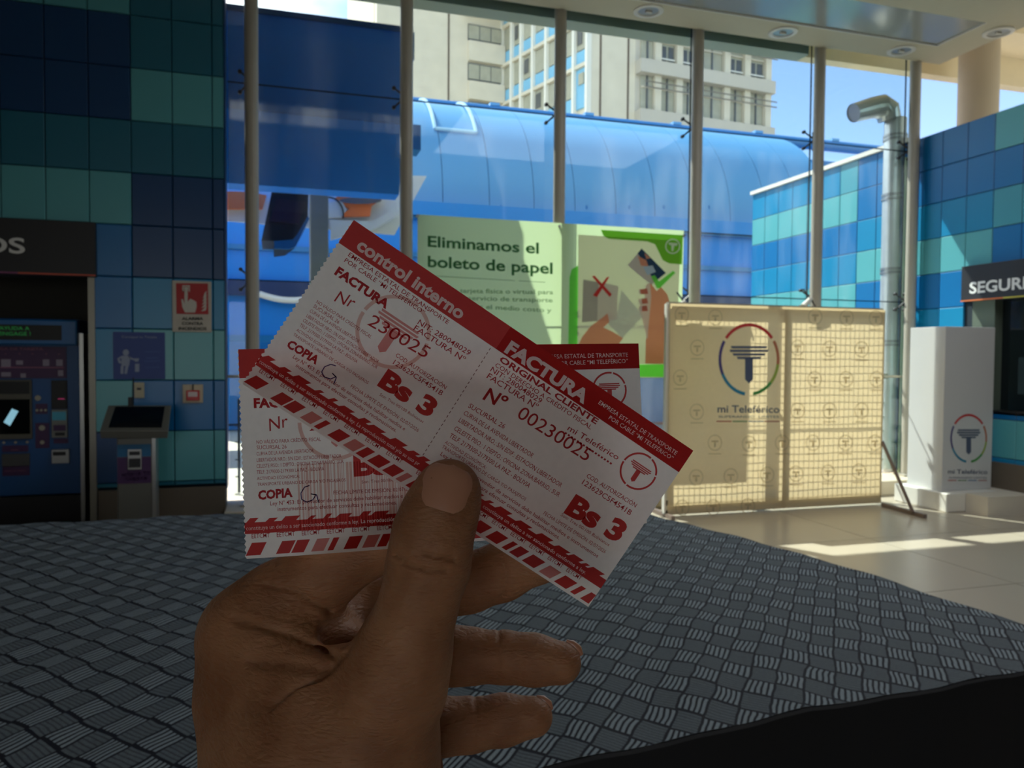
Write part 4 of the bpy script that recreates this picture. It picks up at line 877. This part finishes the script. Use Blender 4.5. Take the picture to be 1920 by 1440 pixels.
A1 = [("EMPRESA ESTATAL DE TRANSPORTE",0.036,0.167,0.322,0.173,0.022,.005),("POR CABLE “MI TELEFÉRICO”",0.036,0.202,0.261,0.201,0.022,.005),
("FACTURA",0.033,0.280,0.180,0.282,0.042,.05),("NIT: 280048029",0.261,0.257,0.407,0.245,0.027,.005),("FACTURA Nº",0.261,0.293,0.405,0.288,0.028,.005),
("NO VÁLIDO PARA CRÉDITO FISCAL",0.036,0.454,0.189,0.452,0.017,0),("SUCURSAL 26",0.036,0.480,0.107,0.481,0.018,0),("CURVA DE LA AVENIDA LIBERTADOR",0.035,0.510,0.171,0.506,0.017,0),
("LIBERTADOR NRO.: S/N EDIF.: ESTACION LIBERTADOR",0.035,0.540,0.236,0.538,0.017,0),("CELESTE PISO.: 1 DEPTO.: OFICINA ZONA/BARRIO.: SUR",0.034,0.569,0.241,0.565,0.017,0),
("TELF. 2179300-2179300 LA PAZ - BOLIVIA",0.034,0.598,0.194,0.596,0.017,0),("ACTIVIDAD ECONÓMICA:",0.034,0.627,0.135,0.626,0.015,0),("TRANSPORTE URBANO DE CARGA Y/O PASAJEROS",0.034,0.655,0.244,0.655,0.015,0),
("COPIA",0.035,0.720,0.117,0.714,0.040,.045),("Ley N° 453: El proveedor de servicios debe habilitar medios e",0.063,0.751,0.379,0.752,0.019,.004),("instrumentos para efectuar consultas y reclamaciones.",0.080,0.780,0.364,0.783,0.019,.004),
("FECHA LÍMITE DE EMISIÓN: 02/07/2026",0.214,0.716,0.408,0.720,0.018,0),("COD. AUTORIZACIÓN",0.261,0.458,0.405,0.459,0.021,.004),("123629C5F4541B",0.266,0.497,0.406,0.496,0.025,.004),
("Son: Tres 00/100 Bolivianos",0.282,0.670,0.406,0.667,0.015,0),
("ORIGINAL CLIENTE",0.474,0.181,0.760,0.173,0.030,.03),("CON DERECHO A CRÉDITO FISCAL",0.473,0.216,0.756,0.212,0.023,.005),("NIT: 280048029",0.470,0.250,0.617,0.246,0.027,.005),("FACTURA Nº",0.472,0.290,0.617,0.283,0.030,.005),
("SUCURSAL 26",0.475,0.470,0.577,0.461,0.025,.005),("CURVA DE LA AVENIDA LIBERTADOR",0.475,0.514,0.675,0.506,0.024,.004),("LIBERTADOR NRO.: S/N EDIF.: ESTACION LIBERTADOR",0.475,0.559,0.775,0.553,0.024,.004),
("CELESTE PISO.: 1 DEPTO.: OFICINA ZONA/BARRIO.: SUR",0.477,0.608,0.784,0.601,0.024,.004),("TELF. 2179300-2179300 LA PAZ - BOLIVIA",0.477,0.652,0.710,0.647,0.024,.004),("ACTIVIDAD ECONÓMICA:",0.477,0.692,0.595,0.689,0.018,0),
("TRANSPORTE URBANO DE CARGA Y/O PASAJEROS",0.477,0.720,0.720,0.714,0.018,0),("Ley N° 453: El proveedor de servicios debe habilitar medios e instrumentos",0.484,0.756,0.949,0.756,0.020,.004),("para efectuar consultas y reclamaciones.",0.607,0.790,0.844,0.786,0.020,.004),
("mi Teleférico",0.708,0.281,0.854,0.267,0.030,.004),("COD. AUTORIZACIÓN",0.813,0.432,0.958,0.423,0.023,.005),("123629C5F4541B",0.813,0.475,0.958,0.473,0.028,.005),("Son: Tres 00/100 Bolivianos",0.814,0.676,0.957,0.672,0.017,0),
("FECHA LÍMITE DE EMISIÓN: 02/07/2026",0.776,0.720,0.959,0.715,0.019,0)]
A1 += [("EETCMT", .016+.0596*k, .904, .059+.0596*k, .903, .021, .004) for k in range(7)] + [("EETCMT", .46+.0553*k, .905, .503+.0553*k, .905, .021, .004) for k in range(9)]
EMIT = {}
def uvshift(du, dv): return None
def build_ticket(name, fn, label, barcode, loc):
    r = empty(name, loc, label=label, cat='ticket', group=None)
    # sheet with a perforated, toothed left edge
    mb = MB(); nu, nv = 40, 72; vs = []
    for j in range(nv+1):
        for i in range(nu+1):
            u = i/nu; v = j/nv
            if i == 0: u = -.0022 if j % 2 else .0022
            vs.append(fn(u, v, 0))
    mb.add(vs, [(j*(nu+1)+i, j*(nu+1)+i+1, (j+1)*(nu+1)+i+1, (j+1)*(nu+1)+i) for j in range(nv) for i in range(nu)]); mb.build('paper_sheet', PAPER, r, True)
    H = .00004
    def ga(nm, m, u0, u1, v0, v1, w=H, n=24): b_ = MB(); grid_sheet(b_, fn, u0, u1, v0, v1, n, 2, w); return b_.build(nm, m, r, True)
    ga('header_band', BAND, .001, .452, 0, .138); ga('header_band', BAND, .452, 1, 0, .138); ga('header_tint', INKL, .452, 1, 0, .138, H*2)
    ga('footer_band', BAND, 0, 1, .828, .882)
    rr = random.Random(3)
    mb = MB(); u = .004; alt = 0
    while u < .98:
        w_ = rr.choice((.012, .02, .03, .035)); 
        quad(mb, fn, [(u+.010, .807+alt*.004), (u+w_+.010, .807+alt*.004), (u+w_, .828), (u, .828)], H); u += w_+rr.choice((.008, .018, .026)); alt ^= 1
    quadstrip = mb.build('footer_steps', BAND, r)
    mats_ = (BAND, INK, INK, INKL, BAND, BAND, INKX)
    u = .0; k = 0
    pat = [(.0,.035,0), (.072,.032,1), (.108,.030,1), (.155,.030,3), (.194,.014,0), (.232,.032,0), (.276,.03,3), (.312,.022,0), (.345,.034,0), (.388,.03,1), (.426,.016,3), (.455,.034,0), (.505,.02,0), (.542,.034,0), (.592,.03,3), (.64,.034,0), (.688,.034,0), (.736,.014,0), (.758,.026,1), (.796,.036,1), (.846,.034,3), (.892,.036,0), (.940,.014,0), (.970,.026,1)]
    for u, w_, mi in pat:
        mb = MB(); s_ = .016; quad(mb, fn, [(u+s_, .925), (u+w_+s_ if u+w_+s_ < 1 else 1, .925), (u+w_, .985), (u, .985)], H); mb.build('stripe_block', (BAND, INK, INK, INKL)[mi], r)
    mb = MB()
    for s_, u0, v0, u1, v1, c_, b_ in A1: add_text(mb, s_, fn, (u0, v0), (u1, v1), c_, b_, 2, H*1.5)
    tag(mb.build('printed_text', INKD, r), kind='stuff')
    mb = MB(); add_text(mb, "Bs 3", fn, (.264,.628), (.412,.624), .092, .05, 4, H*1.5); mb.build('price_text', BAND, r); mb = MB(); add_text(mb, "Bs 3", fn, (.816,.648), (.971,.626), .105, .05, 4, H*1.5); mb.build('price_text', BAND, r)
    mb = MB(); add_text(mb, "230025", fn, (.163,.402), (.323,.382), .062, .0, 4, H*1.5); add_text(mb, "00230025", fn, (.586,.372), (.792,.364), .068, .0, 4, H*1.5)
    add_text(mb, "Nr", fn, (.068,.396), (.112,.376), .060, .0, 4, H*1.5); add_text(mb, "Nº", fn, (.493,.392), (.547,.378), .068, .02, 4, H*1.5); mb.build('serial_number', INKS, r)
    mb = MB(); add_text(mb, "control interno", fn, (.041,.112), (.341,.116), .062, .035, 4, H*3); add_text(mb, "FACTURA", fn, (.472,.124), (.707,.118), .064, .05, 4, H*3)
    add_text(mb, "EMPRESA ESTATAL DE TRANSPORTE", fn, (.736,.077), (.969,.073), .022, .003, 2, H*3); add_text(mb, "POR CABLE “MI TELEFÉRICO”", fn, (.778,.113), (.968,.107), .022, .003, 2, H*3)
    add_text(mb, "constituye un delito a ser sancionado conforme a ley. La reproducción total y/o su uso pr", fn, (.004,.864), (.455,.864), .020, 0, 2, H*3)
    add_text(mb, "ohibido fiscal, constituye un delito a ser sancionado conforme a ley.", fn, (.56,.864), (.947,.864), .020, 0, 2, H*3); tag(mb.build('knockout_text', KNOCK, r), kind='stuff')
    asp = 2.12
    def lg(cx, cy, rad, m, mt_, sx):
        b_ = MB()
        for a0, a1 in ((20,75), (80,175), (180,258), (263,375)): add_arc(b_, fn, cx, cy, rad*.90, rad, a0, a1, 12, H*1.5, sx)
        b_.build('emblem_ring', m, r); b_ = MB(); t_emblem(b_, fn, cx, cy, rad, H*1.5, sx); b_.build('emblem', mt_, r)
    lg(.914, .253, .100, BAND, INK, 1/asp); lg(.225, .36, .19, INKX, INKL, 1/asp)
    mb = MB()
    for k in range(16): quad(mb, fn, [(.708+.009*k, .295), (.713+.009*k, .295), (.713+.009*k, .305), (.708+.009*k, .305)], H*1.5)
    mb.build('tagline_marks', INKD, r)
    mb = MB()
    for k in range(26): v = .15+k*.0257; quad(mb, fn, [(.4395+.010*k/26, v), (.4410+.010*k/26, v), (.4410+.010*k/26, v+.014), (.4395+.010*k/26, v+.014)], H*2)
    mb.build('perforation', ink('perforation dark', (120,50,50)), r)
    G = [(.158,.665), (.146,.672), (.137,.700), (.138,.730), (.150,.745), (.165,.735), (.172,.712), (.160,.706), (.174,.712), (.178,.750)]
    mb = MB()
    for (a, b), (c, d) in zip(G, G[1:]):
        e = .0012; dx, dy = c-a, (d-b)/asp; l_ = math.hypot(dx, dy); nx_, ny_ = -dy/l_*e, dx/l_*e*asp; quad(mb, fn, [(a+nx_, b+ny_), (c+nx_, d+ny_), (c-nx_, d-ny_), (a-nx_, b-ny_)], H*4)
    mb.build('pen_mark', PEN, r)
    if barcode:
        mb = MB(); u = .13; rr = random.Random(9)
        while u < .42:
            w_ = rr.choice((.002, .004, .006)); quad(mb, fn, [(u, .56+.05*(u > .3)), (u+w_, .56+.05*(u > .3)), (u+w_, .88), (u, .88)], H*1.2); u += w_+rr.choice((.002, .003, .005))
        mb.build('barcode', INKX, r)
    return r
build_ticket('ticket', TF1, 'red and white paper ticket held slanted in front, control interno at its upper left', False, T1[0].lerp(T1[2], .5))
build_ticket('ticket', TF2, 'red and white paper ticket behind the slanted one, held level', True, T2[0].lerp(T2[2], .5))
# ================================================================== HAND (one continuous surface grown from a distance field)
def C3(px, py, d): return np.array([(px-960)/FPX*d, -(py-720)/FPX*d, d])
VX = .00062
lo = np.array([-.096, -.165, .155]); hi = np.array([.032, -.018, .300])
dim = np.ceil((hi-lo)/VX).astype(int)
gx_, gy_, gz_ = [(lo[i]+VX*np.arange(dim[i])).astype(np.float32) for i in range(3)]
FLD = np.full(dim, .05, np.float32)
def smin(a, b, k):
    h = np.clip(.5+.5*(b-a)/k, 0, 1); return b+(a-b)*h-k*h*(1-h)
def caps(chain, k, sq=None):
    """round-cone chain [(px,py,depth,r mm)...] blended into the field with radius k (m)"""
    global FLD
    P = [C3(x, y, d) for x, y, d, r in chain]; Rr = [r/1000 for *_, r in chain]
    m = max(Rr)+k*1.5+.006
    a = np.min(P, 0)-m; b = np.max(P, 0)+m
    i0 = np.clip(((a-lo)/VX).astype(int), 0, dim); i1 = np.clip(((b-lo)/VX).astype(int)+1, 0, dim)
    if (i1 <= i0).any(): return
    sl_ = tuple(slice(i0[i], i1[i]) for i in range(3))
    X, Y, Z = np.meshgrid(gx_[sl_[0]], gy_[sl_[1]], gz_[sl_[2]], indexing='ij'); loc = None
    for p, q, rp, rq in zip(P, P[1:], Rr, Rr[1:]):
        d = q-p; L2 = d@d; t = np.clip(((X-p[0])*d[0]+(Y-p[1])*d[1]+(Z-p[2])*d[2])/L2, 0, 1).astype(np.float32)
        e = np.sqrt((X-p[0]-t*d[0])**2+(Y-p[1]-t*d[1])**2+(Z-p[2]-t*d[2])**2)-(rp+(rq-rp)*t)
        loc = e if loc is None else smin(loc, e, .003)
    FLD[sl_] = -smin(-FLD[sl_], loc.astype(np.float32), k) if sq else smin(FLD[sl_], loc.astype(np.float32), k)
HAND = [  # k, chain
 (.010, [(606,1820,.200,31), (606,1440,.214,30), (600,1330,.222,25)]),            # wrist and heel
 (.012, [(560,1480,.222,22), (500,1290,.226,19.5), (487,1200,.227,16.8)]),                 # index metacarpal
 (.010, [(640,1400,.235,20), (560,1240,.243,17), (590,1215,.246,12)]),                    # palm, middle metacarpal
 (.010, [(690,1440,.245,20), (640,1290,.252,15), (640,1240,.262,10)]),                    # ring metacarpal
 (.010, [(720,1460,.25,18), (690,1370,.258,13), (700,1340,.268,10)]),                    # little metacarpal
 (.009, [(660,1480,.210,21), (690,1380,.204,18.0), (735,1280,.199,14.0), (757,1222,.1975,11.6)]),      # thumb metacarpal
 (.0045, [(757,1222,.1975,11.2), (783,1140,.1965,9.6), (803,1060,.1975,10.2), (812,1000,.1985,9.9), (828,955,.1995,9.1), (839,927,.2005,8.0), (842,917,.2008,7.4)]),   # thumb
 (.006, [(480,1190,.227,14.8), (530,1132,.2265,12.4), (600,1080,.227,10.6), (690,1015,.2275,10.0), (712,1000,.228,9.7)]),  # index proximal
 (.003, [(712,1000,.228,9.7), (760,960,.2275,8.8), (800,935,.2265,8.2), (850,905,.2255,7.4)]),
 (.004, [(590,1215,.246,12), (665,1165,.249,10.2), (760,1125,.252,9.4), (880,1092,.252,9.2), (940,1072,.251,9.0), (1010,1042,.2495,8.2), (1060,1010,.247,7.0)]),  # middle
 (.003, [(640,1245,.262,10), (740,1232,.268,9.6), (839,1229,.271,9.9), (880,1230,.271,9.2), (945,1232,.270,8.5), (1000,1237,.269,8.4), (1050,1243,.268,7.3)]),   # ring
 (.003, [(700,1345,.268,10), (830,1362,.276,9.6), (880,1359,.277,9.0), (943,1350,.276,8.5), (999,1344,.275,7.0)]),   # little
]
for k_, ch_ in HAND: caps(ch_, k_)
caps([(520,1230,.214,8), (600,1300,.208,14)], .010)         # web between thumb and index base
caps([(560,1150,.232,9), (620,1190,.238,9)], .008)          # palm pad under the index finger
caps([(610,1225,.248,12), (730,1185,.254,9)], .006); caps([(635,1165,.246,10), (662,1200,.250,11)], .004); caps([(590,1200,.252,15), (650,1180,.262,14), (740,1165,.266,11)], .004)
caps([(555,1160,.231,10), (612,1182,.2365,5.6)], .006)
caps([(700,1120,.2165,6.0), (668,1175,.2150,7.0), (645,1212,.2130,6.0), (622,1242,.2090,4.0)], .004, True)   # hollow between palm and thumb
# creases cut along sight lines on the surface that faces the camera
U2, V2 = None, None
CRE = [  # polyline px, depth of cut mm, half width px, depth window
 ([(440,1160),(477,1171),(558,1196),(595,1217),(627,1231)], 1.2, 8, (.195,.232)),
 ([(500,1098),(560,1108),(585,1127),(618,1144)], 1.1, 6, (.195,.225)),
 ([(470,1240),(540,1246),(610,1256)], 1.2, 12, (.195,.232)),
 ([(664,1222),(640,1242),(612,1265),(568,1298),(520,1322)], 1.6, 13, (.195,.225)),
 ([(745,1042),(765,1058),(790,1066),(815,1070),(838,1070)], 1.25, 4.5, (.18,.20)),
 ([(795,1036),(820,1044),(850,1048)], 1.0, 4.5, (.18,.20)),
 ([(750,1085),(785,1100),(815,1106),(845,1098)], .5, 4, (.18,.20)),
 ([(720,1150),(760,1172),(815,1180)], .35, 5, (.18,.20)),
 ([(942,1048),(950,1080),(942,1118)], .7, 4, (.22,.26)),
 ([(935,1184),(938,1230),(932,1276)], .7, 4, (.25,.28)), ([(890,1300),(893,1350),(888,1400)], .6, 4, (.25,.285)), ([(842,1180),(846,1230),(842,1280)], .7, 5, (.25,.28)),
]
iz = gz_[None, None, :]; PXX = gx_[:, None, None]/iz*FPX+960; PYY = -gy_[None, :, None]/iz*FPX+720
for pts, dmm, hw, (za, zb2) in CRE:
    xs_ = [p[0] for p in pts]; ys_ = [p[1] for p in pts]; k0, k1 = int((za-lo[2])/VX), min(int((zb2-lo[2])/VX), dim[2])
    X0 = (min(xs_)-960-30)/FPX; X1 = (max(xs_)-960+30)/FPX; Y0_ = -(max(ys_)-720+30)/FPX; Y1_ = -(min(ys_)-720-30)/FPX
    ii = [max(int((min(X0*za, X0*zb2)-lo[0])/VX), 0), min(int((max(X1*za, X1*zb2)-lo[0])/VX)+1, dim[0])]
    jj = [max(int((min(Y0_*za, Y0_*zb2)-lo[1])/VX), 0), min(int((max(Y1_*za, Y1_*zb2)-lo[1])/VX)+1, dim[1])]
    s_ = (slice(*ii), slice(*jj), slice(k0, k1)); x = PXX[s_[0], :, s_[2]]; y = PYY[:, s_[1], s_[2]]; D2 = None
    for (a, b), (c, d) in zip(pts, pts[1:]):
        dx, dy = c-a, d-b; t = np.clip(((x-a)*dx+(y-b)*dy)/(dx*dx+dy*dy), 0, 1); q = (x-a-t*dx)**2+(y-b-t*dy)**2; D2 = q if D2 is None else np.minimum(D2, q)
    FLD[s_] += (dmm/1000*np.exp(-D2/(hw*hw))).astype(np.float32)
FLD[:, 0, :] = .01; FLD[0] = .01; FLD[-1] = .01; FLD[:, -1, :] = .01; FLD[:, :, 0] = .01; FLD[:, :, -1] = .01
def surface_nets(F):
    s = F < 0; c = [s[i:s.shape[0]-1+i, j:s.shape[1]-1+j, k:s.shape[2]-1+k] for i in (0,1) for j in (0,1) for k in (0,1)]
    cnt = sum(x.astype(np.int8) for x in c); act = (cnt > 0) & (cnt < 8); idx = np.argwhere(act); vid = -np.ones(act.shape, np.int32); vid[act] = np.arange(len(idx))
    pos = np.zeros((len(idx), 3)); num = np.zeros(len(idx)); I = idx
    cor = {(i, j, k): F[I[:,0]+i, I[:,1]+j, I[:,2]+k] for i in (0,1) for j in (0,1) for k in (0,1)}
    for a in cor:
        for ax in range(3):
            if a[ax]: continue
            b = tuple(1 if q == ax else a[q] for q in range(3)); f0, f1 = cor[a], cor[b]; m = (f0 < 0) != (f1 < 0)
            t = np.where(m, f0/np.where(m, f0-f1, 1), 0); p = np.array(a, float)[None]+0*pos; p[:, ax] = t; pos[m] += p[m]; num[m] += 1
    pos = pos/num[:, None]+I; faces = []
    for ax in range(3):
        o = [q for q in range(3) if q != ax]; A_ = [slice(1, -1)]*3; A_[ax] = slice(0, F.shape[ax]-1); B_ = list(A_); B_[ax] = slice(1, F.shape[ax])
        a = s[tuple(A_)]; b = s[tuple(B_)]; e = np.argwhere(a != b); 
        if not len(e): continue
        g = e.copy(); 
        for q in o: g[:, q] += 1
        def vv(d0, d1):
            h = g.copy(); h[:, o[0]] -= d0; h[:, o[1]] -= d1; return vid[h[:,0], h[:,1], h[:,2]]
        f = np.stack([vv(0,0), vv(1,0), vv(1,1), vv(0,1)], 1); fl_ = a[e[:,0], e[:,1], e[:,2]]
        if ax == 1: fl_ = ~fl_
        f[fl_] = f[fl_][:, ::-1]; faces.append(f)
    return pos, np.concatenate(faces)
hv, hf = surface_nets(FLD); hv = hv*VX+lo
Rm = np.array([tuple(RT), tuple(UP), tuple(FW)]); hw_ = hv@Rm+np.array(tuple(CAM))
me = bpy.data.meshes.new('hand'); me.from_pydata(hw_.tolist(), [], hf.tolist()); 
bm = bmesh.new(); bm.from_mesh(me); bmesh.ops.smooth_vert(bm, verts=bm.verts, factor=.5, use_axis_x=True, use_axis_y=True, use_axis_z=True); bmesh.ops.recalc_face_normals(bm, faces=bm.faces); bm.to_mesh(me); bm.free()
for p_ in me.polygons: p_.use_smooth = True
def skin_mat():
    m = bpy.data.materials.new('skin'); m.use_nodes = True; t = m.node_tree; b = t.nodes['Principled BSDF']; L = t.links
    g = N(t, 'ShaderNodeTexCoord'); n = N(t, 'ShaderNodeTexNoise'); n.inputs['Scale'].default_value = 60; n.inputs['Detail'].default_value = 4; L.new(g.outputs['Object'], n.inputs['Vector'])
    cr = N(t, 'ShaderNodeValToRGB'); cr.color_ramp.elements[0].color = srgb((138,92,62)); cr.color_ramp.elements[1].color = srgb((166,118,84)); cr.color_ramp.elements[0].position = .35; cr.color_ramp.elements[1].position = .68
    L.new(n.outputs[0], cr.inputs[0]); L.new(cr.outputs[0], b.inputs['Base Color'])
    b.inputs['Roughness'].default_value = .56; b.inputs['Specular IOR Level'].default_value = .3; b.inputs['Subsurface Weight'].default_value = .35; b.inputs['Subsurface Radius'].default_value = (1., .3, .15); b.inputs['Subsurface Scale'].default_value = .004
    mp = N(t, 'ShaderNodeMapping'); mp.inputs['Rotation'].default_value = (.2, .5, -.5); mp.inputs['Scale'].default_value = (1, 1, 2.6); L.new(g.outputs['Object'], mp.inputs[0])
    w = N(t, 'ShaderNodeTexVoronoi', feature='DISTANCE_TO_EDGE'); w.inputs['Scale'].default_value = 330; L.new(mp.outputs[0], w.inputs['Vector'])
    n2 = N(t, 'ShaderNodeTexNoise'); n2.inputs['Scale'].default_value = 240; n2.inputs['Detail'].default_value = 6; n2.inputs['Distortion'].default_value = .6; L.new(mp.outputs[0], n2.inputs['Vector'])
    a = N(t, 'ShaderNodeMath', operation='MULTIPLY_ADD'); a.inputs[1].default_value = .6; L.new(w.outputs['Distance'], a.inputs[0]); L.new(n2.outputs[0], a.inputs[2])
    bp = N(t, 'ShaderNodeBump'); bp.inputs['Strength'].default_value = .8; bp.inputs['Distance'].default_value = .0009; L.new(a.outputs[0], bp.inputs['Height']); L.new(bp.outputs[0], b.inputs['Normal'])
    return m
me.materials.append(skin_mat()); hand = bpy.data.objects.new('hand', me); COL.objects.link(hand)
tag(hand, 'bare left hand pinching the two tickets between thumb and fingers', 'hand')
# nails: curved plates laid on the field's surface
NAIL = mat('nail', (176,124,98), .3, spec=.6)
def march(px, py, z0, z1):
    for z in np.arange(z0, z1, .0002):
        c = C3(px, py, z); i = ((c-lo)/VX).astype(int)
        if (i >= 0).all() and (i < dim-1).all() and FLD[tuple(i)] < 0: return z
    return None
def nail(cxp, cyp, wa, wb, ang, z0, z1, name='thumb_nail'):
    ca, sa = math.cos(ang), math.sin(ang); n_, m_ = 14, 16; vs = []; idx = {}; fs = []
    for j in range(m_+1):
        for i in range(n_+1):
            a, b = -1+2*i/n_, -1+2*j/m_
            e = max(1e-3, 1-abs(b)**3.4)**(1/2.4); a2 = a*e; x = cxp+(a2*wa)*ca-(b*wb)*sa; y = cyp+(a2*wa)*sa+(b*wb)*ca
            z = march(x, y, z0, z1)
            if z is None: z = idx.get('last', z0+.003)
            idx['last'] = z
            vs.append((x, y, z))
    Z = np.array([v[2] for v in vs]).reshape(m_+1, n_+1)
    for _ in range(4):
        Zp = np.pad(Z, 1, mode='edge'); Z = (Zp[1:-1,:-2]+Zp[1:-1,2:]+Zp[:-2,1:-1]+Zp[2:,1:-1]+Z)/5
    k = 0; out = []
    for j in range(m_+1):
        for i in range(n_+1):
            x, y, _ = vs[k]; k += 1; rim_ = (i in (0, n_)) or (j in (0, m_)); out.append(at(x, y, Z[j, i]-(.00045 if not rim_ else -.0004)))
    mb = MB(); mb.add(out, [(j*(n_+1)+i, j*(n_+1)+i+1, (j+1)*(n_+1)+i+1, (j+1)*(n_+1)+i) for j in range(m_) for i in range(n_)])
    o = mb.build(name, NAIL, None, True); o.parent = hand; return o
nail(836, 916, 47, 47, math.radians(17), .180, .205)
for nm, pts in (('ring_nail', [(1062,1201,.2695),(1079,1210,.2695),(1090,1228,.2695)]), ('little_nail', [(1006,1305,.2760),(1024,1313,.2760),(1034,1330,.2760)])):
    mb = MB(); P_ = [at(*p) for p in pts]
    mb.tube([P_[0], P_[0].lerp(P_[1], .6), P_[1].lerp(P_[2], .4), P_[2]], [.0004, .0013, .0015, .0008], 10); o = mb.build(nm, NAIL, None, True); o.parent = hand
